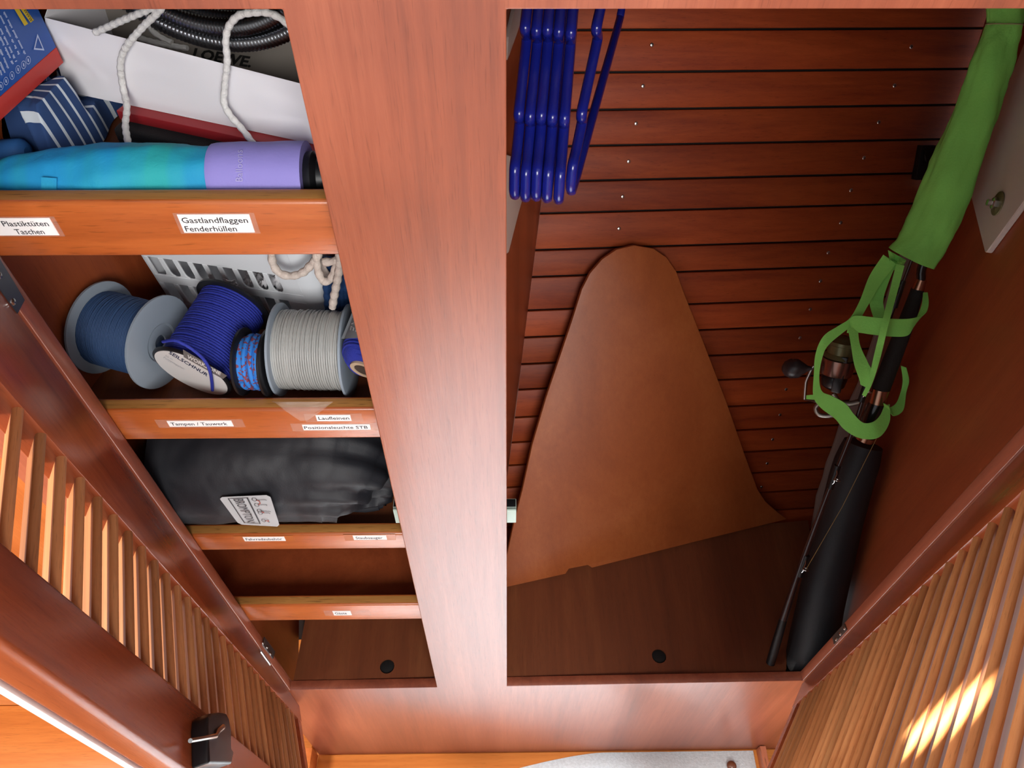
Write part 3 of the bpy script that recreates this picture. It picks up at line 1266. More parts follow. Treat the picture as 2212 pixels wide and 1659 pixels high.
at_ = co.data.attributes.new('stripe', 'FLOAT', 'POINT')
at_.data.foreach_set('value', np.array(st, dtype=np.float32))
tag(co, 'crumpled dark blue cloth with white stripes beside the blue carton', 'cloth')
bp_ = MB()
rows = rough_tube([(ux(-60), .119, Z1 + .022), (ux(-52), .118, Z1 + .022), (ux(-10), .117, Z1 + .022), (ux(-2), .116, Z1 + .022), (ux(4), .116, Z1 + .022)],
                  [.008, .011, .0115, .009, .005], 24, .001, 40)
capped(bp_, rows)
tag(bp_.build('blue_pouch', mat('pouch_blue', '#2f66a8', 0.7), sharp=60), 'small plain blue pouch at the left end behind the turquoise umbrella', 'pouch')


# ---------------------------------------------------------------- second shelf: reels of line
def spool(name, label, px, Rpx, sdir, ccos, Lr, cord_ratio, cord_r, fl_mat, cd_mat, zsh, group='reels of line on the second shelf', cat='reel', flip_hub=False,
          jitter=.0, psi=None, lift=0.):
    zsh0, zsh = zsh, zsh + lift + .0012
    s2 = nrm(np.array(sdir, float))
    lo, hi = .3, 1.6
    toward = -nrm(ray(*px))
    sx = CX * s2[0] - CU * s2[1]
    ax = nrm(sx * math.sqrt(1 - ccos ** 2) + toward * ccos)
    if psi is not None:                # lying on both flanges: level axis
        ax = np.array([math.cos(math.radians(psi)), -math.sin(math.radians(psi)), 0.])
    for _ in range(50):
        t = (lo + hi) / 2
        c = CAM + ray(*px) * t
        R = Rpx * t / FOC
        L = Lr * R
        low = min(c[2], (c + ax * L)[2]) - R * math.sqrt(1 - ax[2] ** 2)
        if low > zsh:
            lo = t
        else:
            hi = t
    root = thing(name, label, cat, (c[0] + ax[0] * L / 2, c[1] + ax[1] * L / 2, zsh), group)
    th = .0024
    for cen_, sg in ((c, -1), (c + ax * L, 1)):
        MB().lathe(cen_, ax * sg, [(-.0006, R * .2), (-.0006, R * .965), (0, R), (th, R), (th + .0006, R * .965), (th + .0006, R * .42), (th - .0008, R * .38), (th - .0008, R * .16), (.0, R * .15)], 48).build(
            'flange', fl_mat, root, sharp=30)
    MB().lathe(c, ax, [(0, R * cord_ratio - cord_r * 1.2), (L, R * cord_ratio - cord_r * 1.2)], 32).build('core', cd_mat, root)
    h = np.array([0, 0, 1.]) if abs(ax[2]) < .9 else np.array([1., 0, 0])
    e = nrm(np.cross(ax, h))
    g_ = np.cross(ax, e)
    turns = int((L - 2 * cord_r) / (cord_r * 2.02))
    path = []
    rnd = random.Random(3)
    per_ = 30
    ph = 0
    for i in range(turns * per_ + 1):
        if i % per_ == 0:
            ph = rnd.uniform(-1, 1) * jitter
        th_ = 2 * math.pi * i / per_
        path.append(c + ax * (cord_r + (L - 2 * cord_r) * i / (turns * per_) + ph * math.sin(th_ / 2) ** 2 * cord_r * 2) +
                    (R * cord_ratio - cord_r + ph * cord_r * .35) * (math.cos(th_) * e + math.sin(th_) * g_))
    cm = MB()
    cm.tube(path, cord_r, 6)
    cm.build('wound_line', cd_mat, root, sharp=80)
    return root, c, ax, R, L


GREYF = mat('grey_flange', '#8e9aa6', 0.45)
NAVY = mat('navy_line', '#2d4a74', 0.65)
BLUE = mat('royal_blue_cord', '#22309a', 0.75, bump=.8, bscale=900)
BFL = mat('black_flange', '#15161a', 0.4)
WIRE = mat('silver_line', '#a8a9a6', 0.4)
spool('line_reel', 'grey reel of thin dark navy line, leftmost reel', (224, 708), 102, (.985, .17), .55, 1.36, .80, .00085, GREYF, NAVY, Z2, jitter=1.2, psi=18)
r2, c2, ax2, R2, L2 = spool('line_reel', 'black reel of royal blue cord with a white label facing forward', (417, 801), 88, (83, -133), -.47, 2.05, .86, .0014, BFL, BLUE, Z2, jitter=.4, lift=.007)
# white label on the near flange
FP = (c2 - ax2 * .0032, -ax2)
fpx = lambda u, v, o=0.0: on(u, v, FP, o)
lb = MB()
lb.lathe(c2 - ax2 * .0030, -ax2, [(0, R2 * .93), (.0006, R2 * .93)], 48, 0)
z_ = lambda x, y: (330 + x / 12.29, 740 + y / 12.29)
lb.poly([fpx(*z_(*q), .0007) for q in ((800, 180), (1975, 880), (1860, 970), (820, 385))], 1)
o_, x_, h_ = fpx(*z_(905, 405), .0010), fpx(*z_(1790, 870), .0010), fpx(*z_(925, 320), .0010)
fit_text(lb, 'WORKZONE', o_, x_ - o_, h_ - o_, 0, 0, .03)
o_, x_, h_ = fpx(*z_(420, 290), .0008), fpx(*z_(1440, 905), .0008), fpx(*z_(455, 225), .0008)
fit_text(lb, 'SEILSCHNUR', o_, x_ - o_, h_ - o_, 2, 0, .015)
o_, x_, h_ = fpx(*z_(280, 410), .0008), fpx(*z_(820, 720), .0008), fpx(*z_(300, 370), .0008)
fit_text(lb, 'Polypropylen', o_, x_ - o_, h_ - o_, 3)
o_, x_, h_ = fpx(*z_(325, 360), .0008), fpx(*z_(520, 470), .0008), fpx(*z_(345, 320), .0008)
fit_text(lb, '50 m', o_, x_ - o_, h_ - o_, 3)
lo_ = lb.build('reel_label', [mat('label_white', '#dcdad8', .5), mat('label_grey', '#6e6a68', .5), mat('label_navy', '#1d2a4a', .5), mat('label_faint', '#b4b5ba', .5)], r2, sharp=20)
MB().tube(px_path([(352, 738), (375, 735), (395, 742), (419, 757), (440, 776), (452, 797), (457, 820), (459, 843)], lambda u, v: fpx(u, v, .004), 8), .0017, 8).build(
    'cord_tail', BLUE, r2, sharp=80)
spool('line_reel', 'small black reel of blue and red flecked cord', (530, 781), 74, (1, .02), .27, .68, .84, .0028, BFL, cordmat('fleck_cord', '#2f7fd6', '#7d3f52'), Z2, psi=3, lift=.020)
spool('line_reel', 'grey reel of silver wire line beside the post', (610, 755), 101, (1, .015), .24, 1.42, .86, .00115, GREYF, WIRE, Z2, jitter=1.3, psi=2)

# blue cord wound on a cardboard tube with a paper sleeve
px5 = (786, 797)
toward = -nrm(ray(*px5))
s2 = nrm(np.array([38, -85.]))
ax5 = nrm((CX * s2[0] - CU * s2[1]) * math.sqrt(1 - .45 ** 2) - toward * .45)
lo, hi = .3, 1.6
for _ in range(50):
    t = (lo + hi) / 2
    c5 = CAM + ray(*px5) * t
    R5 = 64 * t / FOC
    if min(c5[2], (c5 + ax5 * R5 * 2.6)[2]) - R5 * math.sqrt(1 - ax5[2] ** 2) > Z2 + .052:
        lo = t
    else:
        hi = t
ct = thing('cord_roll', 'royal blue cord wound on a cardboard tube with white and grey paper sleeve', 'cord roll', (c5[0], c5[1], Z2))
L5 = R5 * 2.6
MB().lathe(c5, ax5, [(.0, R5 * .33), (-.002, R5 * .33), (-.002, R5 * .47), (L5, R5 * .47)], 32).build('cardboard_tube', mat('cardboard', '#b09a80', .8), ct)
MB().lathe(c5, -ax5, [(-.004, R5 * .01), (.0012, R5 * .325), (.0014, R5 * .32)], 24).build('tube_bore', mat('bore_dark', '#3a2c22', .9), ct)
e5 = nrm(np.cross(ax5, [0, 0, 1.]))
g5 = np.cross(ax5, e5)
path = []
rc = .0016
prof = [(.0, .62), (.10, .80), (.22, .94), (.40, 1.0), (1.3, .96)]
nt_ = int(L5 * .5 / (2 * rc * .95))
for i in range(nt_ * 30 + 1):
    f = i / (nt_ * 30)
    rr_ = interp([p[0] for p in prof], [p[1] for p in prof], f * 1.0) * R5 - rc
    th_ = 2 * math.pi * i / 30
    path.append(c5 + ax5 * (rc + f * L5 * .5 + .002 * math.sin(th_ * 2)) + rr_ * (math.cos(th_) * e5 + math.sin(th_) * g5))
MB().tube(path, rc, 6).build('wound_cord', BLUE, ct, sharp=80)
MB().lathe(c5, ax5, [(.0005, R5 * .5), (.001, R5 * .60), (L5 * .1, R5 * .84), (L5 * .2, R5 * .93), (L5 * .95, R5 * .93)], 32).build('cord_core', BLUE, ct)


def cyl_hit(u, v, c, a, R):
    d = ray(u, v)
    dp = d - a * (d @ a)
    o = CAM - c
    op = o - a * (o @ a)
    A_, B_, C_ = dp @ dp, op @ dp, op @ op - R * R
    return CAM + d * ((-B_ - math.sqrt(max(0, B_ * B_ - A_ * C_))) / A_)


sl = MB()
sl.lathe(c5, ax5, [(L5 * .40, R5 * .985), (L5 * .40, R5 * 1.0), (L5 * .98, R5 * 1.0), (L5 * .98, R5 * .985)], 40, 0)
qd = [(737, 732), (774, 642), (800, 650), (776, 730)]
rows = [[cyl_hit(*lerp(lerp(qd[0], qd[3], s_ / 6), lerp(qd[1], qd[2], s_ / 6), t / 6), c5, ax5, R5 * 1.012) for s_ in range(7)] for t in range(7)]
sl.grid(rows, 1)
tv, tf, tw = text2d('ZONE')
a_, b_, h_ = np.array([769, 650.]), np.array([756, 713.]), np.array([13.5, 4.])
sl.add([cyl_hit(*(a_ + (b_ - a_) * (x / tw) + h_ * (y / .7)), c5, ax5, R5 * 1.02) for x, y in tv], tf, 0)
sl.build('paper_sleeve', [mat('sleeve_white', '#dfe0e2', .6), mat('sleeve_grey', '#7e8388', .6)], ct, sharp=30)

# ---- white slotted basket with net curtain in it
ZK = Z2 + 0.093
k0, k1 = atZ(330, 557, ZK), atZ(605, 597, ZK)
kd = nrm(k1 - k0)
kn = np.array([kd[1], -kd[0], 0.])
if kn[1] > 0:
    kn = -kn
KP = (k0, kn)
bk_ = thing('plastic_basket', 'white plastic basket with slotted sides behind the reels', 'basket', k0 + kd * .1 - up * (ZK - Z2))
BW = mat('basket_white', '#dfe3e8', 0.35)
kz = lambda u, v, o=0.: on(u, v, KP, o)
# slotted front: rows of bars between three bands
LK = kz(640, 600)
s_of = lambda p: (p - k0) @ kd
sR = s_of(kz(640, 602))
sL = s_of(kz(306, 556))
ztop_b, zbot_b = ZK + .055, Z2 + .002
zs1 = kz(470, 618)[2]                 # lower end of the upper slots
th = .0022
wall = MB()


def kpt(s_, z, dn=0.):
    lean = (z - Z2) * .12              # walls lean outwards to the top
    return np.array([k0[0], k0[1], 0]) + kd * s_ + kn * (lean - .012 + dn) + up * z


def kquad(s0, s1, z0, z1):
    wall.prism([kpt(s0, z0), kpt(s1, z0), kpt(s1, z1), kpt(s0, z1)], -kn * th)


zu = ZK
z_gap = zs1 - .014
kquad(sL, sR, zu, ztop_b)
kquad(sL, sR, z_gap, zs1)
kquad(sL, sR, zbot_b, Z2 + .012)
slw = .0118
pitch_k = (s_of(kz(576, 593)) - s_of(kz(316, 552))) / 8.0
s_ = s_of(kz(316, 552))
bars = [sL]
ns = 9
for z0, z1 in ((zs1, zu), (Z2 + .012, z_gap)):
    kquad(sL, s_ - .001, z0, z1)
    for i in range(ns):
        a = s_ + i * pitch_k + slw
        b = s_ + (i + 1) * pitch_k if i < ns - 1 else sR
        # rounded slot ends come from the bars widening at both ends
        e = .004
        wall.prism([kpt(a - e, z0), kpt(a - .001, z0 + .003), kpt(a, z0 + .007), kpt(a, z1), kpt(b, z1), kpt(b, z0 + .007), kpt(b + .001, z0 + .003), kpt(b + e if i < ns - 1 else b, z0)], -kn * th)
wall.build('slotted_wall', BW, bk_, bevel=.0005, seg=1)
# rounded corner and the other walls
cw = MB()
rc_ = .03
rows = []
arc = [(sR, 0.)] + [(sR + rc_ * math.sin(a), -rc_ * (1 - math.cos(a))) for a in np.linspace(.15, math.pi / 2, 8)] + [(sR + rc_, -.14)]
for z in (zbot_b, ztop_b):
    rows.append([kpt(s, z, dn) for s, dn in arc])
cw.grid(rows)
rows2 = [[p - kd * .0 + kn * -.0022 + kd * -.0022 for p in r] for r in rows]
cw.grid(rows2)
cw.prism([kpt(sL, zbot_b), kpt(sL, ztop_b), kpt(sL, ztop_b, -.17), kpt(sL, zbot_b, -.17)], kd * .0022)
cw.prism([kpt(sL, zbot_b, -.17), kpt(sR + rc_, zbot_b, -.17), kpt(sR + rc_, ztop_b, -.17), kpt(sL, ztop_b, -.17)], kn * .0022)
cw.prism([kpt(sL, zbot_b), kpt(sR + rc_ * .7, zbot_b), kpt(sR + rc_, zbot_b, -.17), kpt(sL, zbot_b, -.17)], up * .002)
cw.build('basket_shell', BW, bk_, sharp=40)
rim = MB()
rim.tube([kpt(sL, ztop_b, .002), kpt((sL + sR) / 2, ztop_b, .002), kpt(sR, ztop_b, .002)] + [kpt(s, ztop_b, dn + .001) for s, dn in arc[1:]], .004, 10)
rim.build('rim', BW, bk_, sharp=60)
# dark interior contents and white net
net = MB()
rows = []
for i in range(40):
    r = []
    for j in range(60):
        a, b = j / 59, i / 39
        p = kpt(sL + .075 + (sR - sL - .10) * a, Z2 + .03, -.008 - .09 * b) - up * (Z2 + .03)
        e = min(a, 1 - a) * 5
        h = Z2 + .012 + min(1, e) ** .5 * (.030 + .040 * a) * (.7 + .5 * abs(fbm((a * 9, b * 6, 2), 1, 3))) * (1 - .3 * b)
        r.append(p + up * h + kn * .006 * fbm((a * 22, b * 14, 7), 1, 2))
    rows.append(r)
net.grid(rows)
NETM = mat('white_net', '#e6e6ea', 0.9, bump=1.0, bscale=450)
no = thing('net_curtain', 'crumpled white net curtain stuffed in the white basket', 'curtain', kpt((sL + sR) / 2, Z2 + .014, -.05))
net.build('net_heap', NETM, no, sharp=80)
rows = []
for i in range(24):           # a fold of net hanging out through a slot
    r = []
    for j in range(16):
        u = 480 + 30 * (j / 15) + 4 * fbm((i * .2, j * .3, 1), 1)
        v = 606 + 34 * (i / 23) - 16 * abs(j / 15 - .6) ** 1.5
        r.append(kz(u, v, .004 + .006 * (i / 23) + .003 * fbm((i * .35, j * .4, 5), 1)))
    rows.append(r)
MB().grid(rows).build('net_fold', NETM, no, sharp=80)

# ---- beige braided rope hanging over the basket, dark rope behind
RB = mat('beige_rope', '#cfc2b8', 0.8, bump=1.0, bscale=420)
rp = MB()
ry = lambda off: (lambda u, v: on(u, v, KP, off + (.014 if off > .01 else 0)))
for pts_, o in (([(586, 520), (587, 556), (592, 575), (606, 591), (630, 596), (655, 588), (672, 572), (685, 556), (690, 535)], .012),
                ([(684, 530), (684, 560), (688, 588), (698, 606), (712, 605), (722, 588), (728, 566), (735, 545)], .013),
                ([(700, 566), (715, 565), (733, 560), (740, 545)], .017),
                ([(734, 545), (733, 580), (728, 610), (722, 640), (718, 664)], .019)):
    braid_tube(rp, dens(px_path(pts_, ry(o), 8), .0012), .0042)
rp.ribbon(px_path([(692, 565), (703, 590), (715, 600), (728, 575), (731, 560)], ry(.010), 6), [up * .006 + kd * .003] * 25)
ro = rp.build('braided_rope', RB, sharp=80)
tag(ro, 'beige braided rope looped over the front of the white basket', 'rope')
dr_ = MB()
for i in range(6):
    u = 702 + i * 10
    braid_tube(dr_, dens(px_path([(u, 560), (u + 3, 600), (u + 6, 640), (u + 9, 690), (u + 12, 720)], ry(.004 - .002 * i), 6), .0015), .0046)
tag(dr_.build('dark_rope', mat('teal_rope', '#153a6a', 0.8, bump=1, bscale=350), sharp=80), 'hank of dark blue rope between the basket and the post', 'rope')

# ---------------------------------------------------------------- third shelf: black bag
BY, BR = .107, .088
BZ = Z3 + BR + .001
bxx = lambda u: atY(u, 1050, BY - .06)[0]
bgx = [bxx(u) for u in (215, 225, 250, 330, 450, 600, 690, 735, 758, 770, 780, 800, 826, 834)]
bgr = [.076, .080, .083, .086, .088, .088, .086, .079, .068, .057, .054, .056, .053, .045]
XS = np.linspace(max(bgx[0], -.431), bgx[-1], 90)
RS = [interp(bgx, bgr, x) for x in XS]
xneck = bgx[9]


def foldf(t, th):
    x = XS[0] + (XS[-1] - XS[0]) * t
    k = math.exp(-abs(x - xneck) / .035)
    return .085 * k * math.sin(11 * th + 3 * math.sin(2 * th)) + .05 * k * math.sin(19 * th) + .018 * math.sin(2 * th + 9 * t) * (1 - k)


rows = rough_tube([(x, BY, Z3 + .001 + max(r, .05) * .99) for x, r in zip(XS, RS)], RS, 96, .004, 16, foldf)
bgt = thing('black_bag', 'black nylon drawstring bag with pale grey label on the third shelf', 'bag', ((bgx[0] + bgx[-1]) / 2, BY, Z3))
NYL = mat('black_nylon', '#1b1c22', 0.6, bump=.15, bscale=500)
rows = [[np.array([p[0], p[1], max(p[2], Z3 + .0006)]) for p in r] for r in rows]
capped(MB(), rows).build('bag_body', NYL, bgt, sharp=60)
MB().tube([rows[0][0] * 0 + np.array([bgx[9], BY + .054 * math.cos(a), Z3 + .059 + .054 * math.sin(a)]) for a in np.linspace(0, 2 * math.pi, 40)[:-1]], .0022, 8,
          closed=True).build('drawstring', BLACKP, bgt)
PR_ = BR + .0075
PT = [(472, 1074), (583, 1069), (605, 1138), (516, 1133)]


def patch(a, b, dr=0.):
    """a down along the text, b across (towards letter tops)"""
    q = lerp(lerp(PT[0], PT[3], a), lerp(PT[1], PT[2], a), b)
    return on_cyl(q[0], q[1], BY, BZ, PR_ + dr)


pm = MB()
N_ = 16
rows = []
for i in range(N_ + 1):
    a = i / N_
    ins = .0
    e = min(a, 1 - a)
    if e < .09:
        ins = .07 * (1 - math.sqrt(max(0, 1 - (1 - e / .09) ** 2)))
    rows.append([patch(a, ins + (1 - 2 * ins) * j / N_) for j in range(N_ + 1)])
pm.grid(rows, 0)


def pquad(a0, a1, b0, b1, mi, dr=.0012):
    n = max(2, int(max(abs(a1 - a0), abs(b1 - b0)) * 14))
    pm.grid([[patch(a0 + (a1 - a0) * i / n, b0 + (b1 - b0) * j / n, dr) for j in range(n + 1)] for i in range(n + 1)], mi)


for args in ((.06, .94, .155, .175), (.06, .94, .525, .555), (.06, .075, .155, .555), (.925, .94, .155, .555)):
    pquad(*args, 1)
tv, tf, tw = text2d('BROMPTON')
pm.add([patch(.10 + .80 * x / tw, .25 + .20 * y / .7, .0018) for x, y in tv], tf, 1)


def circ(a, b, ra, rb, mi, w=.014):
    v_ = []
    for k_ in (1, 0):
        for j in range(18):
            th = 2 * math.pi * j / 18
            v_.append(patch(a + (ra - w * .7 * (1 - k_)) * math.cos(th), b + (rb - w * (1 - k_)) * math.sin(th), .0018))
    pm.add(v_, [(j, (j + 1) % 18, 18 + (j + 1) % 18, 18 + j) for j in range(18)], mi)


def line(pts_, mi, w=.010):
    for (a0, b0), (a1, b1) in zip(pts_[:-1], pts_[1:]):
        d = nrm(np.array([a1 - a0, b1 - b0]))
        nn = np.array([-d[1], d[0]]) * w
        pm.add([patch(a0 + nn[0], b0 + nn[1], .0019), patch(a1 + nn[0], b1 + nn[1], .0019), patch(a1 - nn[0], b1 - nn[1], .0019), patch(a0 - nn[0], b0 - nn[1], .0019)],
               [(0, 1, 2, 3)], mi)


for a, sp in ((.13, .18), (.50, .07)):
    circ(a, .66, .055, .05, 1)
    circ(a + sp, .66, .055, .05, 1)
    line([(a + .03, .70), (a + .05, .74), (a + sp * .7, .75), (a + sp, .70)], 2)
    line([(a + .02, .70), (a + .02, .88), (a + .04, .90)], 1, .006)
    line([(a + sp, .70), (a + sp, .86), (a + sp + .03, .87)], 1, .006)
circ(.82, .66, .05, .05, 1)
line([(.82, .70), (.85, .76), (.80, .78)], 2)
circ(.86, .77, .02, .02, 1)
po = pm.build('sewn_label', [mat('label_cloth', '#b3b4b6', .6), mat('label_print', '#3c3c40', .6), mat('label_red', '#a8574f', .6)], bgt, sharp=30)
po['label'] = 'pale grey sewn label with print'


# ================================================================== hanging space
# ---- plywood board leaning against the hull
b0, b1, b2 = atZ(1096, 1268, ZFR + .009), atZ(1700, 1122, ZFR + .009), on(1370, 530, HULL, .030)
BDP = plane3(b0, b1, b2)
outl = [(1700, 1122), (1676, 1103), (1655, 1085), (1637, 1058), (1610, 985), (1570, 870), (1520, 740), (1476, 628), (1462, 588), (1440, 556), (1412, 537),
        (1370, 530), (1332, 539), (1301, 560), (1275, 590), (1257, 625), (1235, 695), (1180, 858), (1150, 960), (1128, 1060), (1110, 1130), (1096, 1195),
        (1082, 1240), (1075, 1273), (1222, 1240), (1229, 1229), (1270, 1221), (1279, 1227), (1500, 1171)]
bo = MB().prism([on(u, v, BDP) for u, v in outl], -BDP[1] * .010).build('plywood_board', BOARD, bevel=.0015)
tag(bo, 'bare tapered plywood board with rounded top leaning against the planked hull', 'board')

# ---- blue plastic coat hangers seen end on
HB = np.array([math.sin(math.radians(6)), math.cos(math.radians(6)), 0.])
HBLUE = mat('hanger_blue', '#151d78', 0.22, coat=.2)
tips = [(1112, 372), (1136, 378), (1160, 376), (1184, 380), (1210, 383), (1237, 366)]
_T2 = atY(1160, 370, .105)
RODC = _T2 + HB * .205 + up * (.19 + .088)
for i, (tu, tv_) in enumerate(tips):
    T = atY(tu, tv_ - 6, .105 if i < 5 else .150)
    off = (0, 6, 4, 8, 10, 0)[i]
    yw = math.radians(6 if i < 5 else 13)
    HB = np.array([math.sin(yw), math.cos(yw), 0.])

    def at_v(v, h, T=T, HB=HB):
        """point of the hanger plane with slope, whose pixel row is v"""
        lo, hi = -.05, .6
        for _ in range(40):
            s_ = (lo + hi) / 2
            p = T + HB * s_ + up * (.33 * s_ + h)
            if proj(p)[1] > v:
                lo = s_
            else:
                hi = s_
        return T + HB * lo + up * (.33 * lo + h)

    r_ = 11.8 * depth(T) / FOC
    pth = [T + HB * .004 - up * .030, T - HB * .003 - up * .020, T - HB * .003 - up * .008, T + up * .002, at_v(330 + off, .0), at_v(285 + off, .0),
           at_v(262 + off, .003), at_v(252 + off, .016), at_v(236 + off, .021), at_v(190 + off, .021), at_v(130 + off, .021), at_v(92 + off, .021),
           at_v(78 + off, .026), at_v(66 + off, .045), at_v(54 + off, .050), at_v(20, .050), at_v(-40, .050), at_v(-120, .056)]
    pts = smooth_path(pth, 6)
    apex = T + HB * .205 + up * .19
    back = T + HB * .41 - up * .02
    low0 = T + HB * .012 - up * .034
    full = pts + smooth_path([pts[-1] + (apex - pts[-1]) * .5, apex, apex + HB * .06 - up * .03, back + up * .03, back + HB * .008, back - HB * .006 - up * .018, back - HB * .03 - up * .022,
                              lerp(low0, back - up * .022, .5), low0 + HB * .02], 8)
    hg = thing('coat_hanger', ['leftmost blue plastic coat hanger, next to the post', 'second blue plastic coat hanger from the post', 'third blue plastic coat hanger from the post',
                              'fourth blue plastic coat hanger from the post', 'fifth blue plastic coat hanger from the post', 'dark blue plastic coat hanger turned aside, rightmost on the rail'][i], 'hanger', low0, 'blue coat hangers')
    MB().tube(full, r_, 14, closed=True).build('frame', HBLUE, hg, sharp=80)
    hc = np.array([apex[0], RODC[1], RODC[2]])
    hk = [apex, apex + up * .03, hc - up * .028, hc - up * .017 + HB * .010] + [hc + .0118 * (HB * math.cos(q_) + up * math.sin(q_)) for q_ in np.linspace(-.5, math.pi + .5, 10)]
    MB().tube(smooth_path(hk, 6), .0016, 8).build('hook', STEEL, hg, sharp=80)
rail = thing('clothes_rail', 'steel clothes rail above the blue coat hangers', 'rail', RODC)
xa_, xb_ = part_x(RODC[1]) + .007, right_wall_x(RODC[1]) - .007
MB().tube([(xa_, RODC[1], RODC[2]), ((xa_ + xb_) / 2, RODC[1], RODC[2]), (xb_, RODC[1], RODC[2])], .0085, 16).build('rail_tube', STEEL, rail)
for x_ in (xa_ + .001, xb_ - .001):
    MB().lathe((x_, RODC[1], RODC[2]), (1 if x_ < .2 else -1, 0, 0), [(0, .018), (.004, .017), (.006, .011)], 20).build('rail_socket', STEEL, rail)

# ---- white plates bolted to the right wall and the partition
wd = nrm([.245, 1, 0])
WN = nrm([-1, .245, 0])
RWP = (np.array([right_wall_x(.4), .4, 0.]), WN)
plq = [(2320, -60), (2225, 60), (2095, 385), (2091, 400), (2127, 545), (2131, 545), (2215, 430), (2330, 270)]
wp = thing('wall_plate', 'white pointed plate bolted to the right wall beside the green sleeve', 'plate', on(2128, 545, RWP))
PLW = mat('plate_white', '#c9bcb2', 0.45)
pq = [on(u, v, RWP, .009) for u, v in plq]
MB().prism(pq, -WN * .0085).build('plate', PLW, wp, bevel=.0012, seg=1)
cb5 = on(2156, 440, RWP, .0095)
bt = MB()
bt.lathe(cb5, WN, [(0, .0175), (.0015, .0172), (.002, .0155)], 28, 0)
bt.lathe(cb5 + WN * .002, WN, [(0, .0085), (.006, .0085), (.007, .0065), (.0072, .005), (.013, .0048), (.0135, .003)], 6, 1)
bt.build('bolt', [mat('olive_washer', '#77714f', .45, .4), STEEL], wp, sharp=30)
PTP = facing(np.array([part_x(.3), .3, 0.]), nrm([1, -TAN13, 0]))
plq = [(1150, 355), (1142, 384), (1120, 462), (1099, 545), (1090, 552), (1085, 330)]
wp2 = tag(MB().prism([on(u, v, PTP, .006) for u, v in plq], -PTP[1] * .0055).build('wall_plate', PLW, bevel=.0008), 'beige pointed plate on the partition below the blue hangers', 'plate')
tag(MB().prism([on(u, v, PTP, .005) for u, v in ((1114, 14), (1136, 14), (1118, 70), (1101, 118), (1096, 130), (1099, 80))], -PTP[1] * .0045).build('wall_batten', PLW, bevel=.0005),
    'narrow beige batten on the partition left of the hangers', 'batten')

# ---- black rod case, fishing rod with reel, green sleeve
TA = on(2168, 25, RWP, .055)
TB = on(1868, 945, RWP, .052)
ax_r = nrm(TA - TB)


def face_plane(a, b):
    a, b = np.asarray(a), np.asarray(b)
    d = nrm(b - a)
    return facing(a, np.cross(d, np.cross(CAM - (a + b) / 2, d)))


RP = face_plane(TB, TA)


def loft(L_, R_, plane, off=0., flat=1.0, dense=4, wob=None):
    """rings between left and right pixel edges"""
    cs, rs = [], []
    for (a, b) in zip(L_, R_):
        p, q = on(*a, plane, off), on(*b, plane, off)
        cs.append((p + q) / 2)
        rs.append(np.linalg.norm(p - q) / 2)
    ps = smooth_path(cs, dense)
    ri = np.interp(np.linspace(0, len(rs) - 1, len(ps)), range(len(rs)), rs)
    return ps, list(ri)


cb_pt = atZ(1745, 1410, ZFR + .003)
RC = face_plane(cb_pt, TB)
Lc = [(1668, 1530), (1692, 1444), (1722, 1310), (1750, 1195), (1777, 1090), (1803, 1000), (1822, 955)]
Rc = [(1784, 1530), (1800, 1444), (1822, 1310), (1848, 1195), (1873, 1090), (1900, 1000), (1908, 962)]
ps, rs = loft(Lc, Rc, RC)
rc_t = thing('rod_case', 'long black tubular rod case standing in the right corner', 'case', ps[0])
CASE = mat('case_black', '#191a1e', 0.6, bump=.2, bscale=300)
rows = rough_tube(ps, rs, 32, .0015, 14, lambda t, th: .03 * math.sin(2 * th + 3 * t))
rows = [[np.array([p[0], p[1], max(p[2], ZFR + .0008)]) for p in r] for r in rows]
rows = [[p - WN * min(0, (p - RWP[0]) @ WN - .002) for p in r] for r in rows]
rows = [[np.array([p[0], max(p[1], .0215), p[2]]) for p in r] for r in rows]
capped(MB(), rows).build('case_tube', CASE, rc_t, sharp=70)
MB().tube([r[5] for r in rows[7:-1]], .0012, 6).build('case_seam', BLACKP, rc_t)

rod = thing('fishing_rod', 'fishing rod with spinning reel and black foam grip half in the green sleeve', 'fishing rod', TB)
BRZ = mat('bronze_ring', '#b58a72', 0.25, 1.0)
FOAM = mat('grip_foam', '#17130f', 0.85, bump=.5, bscale=900)
ROD = mat('rod_black', '#141114', 0.2, coat=.5)
for nm, L_, R_, m_ in (
        ('ferrule', [(1979, 604), (1986, 560), (2060, 380), (2150, 100)], [(2000, 604), (2008, 563), (2078, 385), (2163, 100)], ROD),
        ('grip_ring', [(1969, 622), (1979, 602)], [(1997, 628), (2002, 606)], BRZ),
        ('foam_grip', [(1883, 836), (1905, 780), (1945, 680), (1968, 622)], [(1923, 844), (1945, 785), (1980, 688), (1997, 627)], FOAM),
        ('grip_ring', [(1875, 868), (1883, 837)], [(1917, 872), (1924, 843)], BRZ),
        ('butt', [(1847, 935), (1860, 900), (1876, 868)], [(1893, 942), (1905, 905), (1916, 872)], ROD),
        ('grip_ring', [(1846, 946), (1850, 938)], [(1888, 954), (1893, 944)], BRZ)):
    ps, rs = loft(L_, R_, RP, .035)
    MB().tube(ps, rs, 20).build(nm, m_, rod, sharp=40)
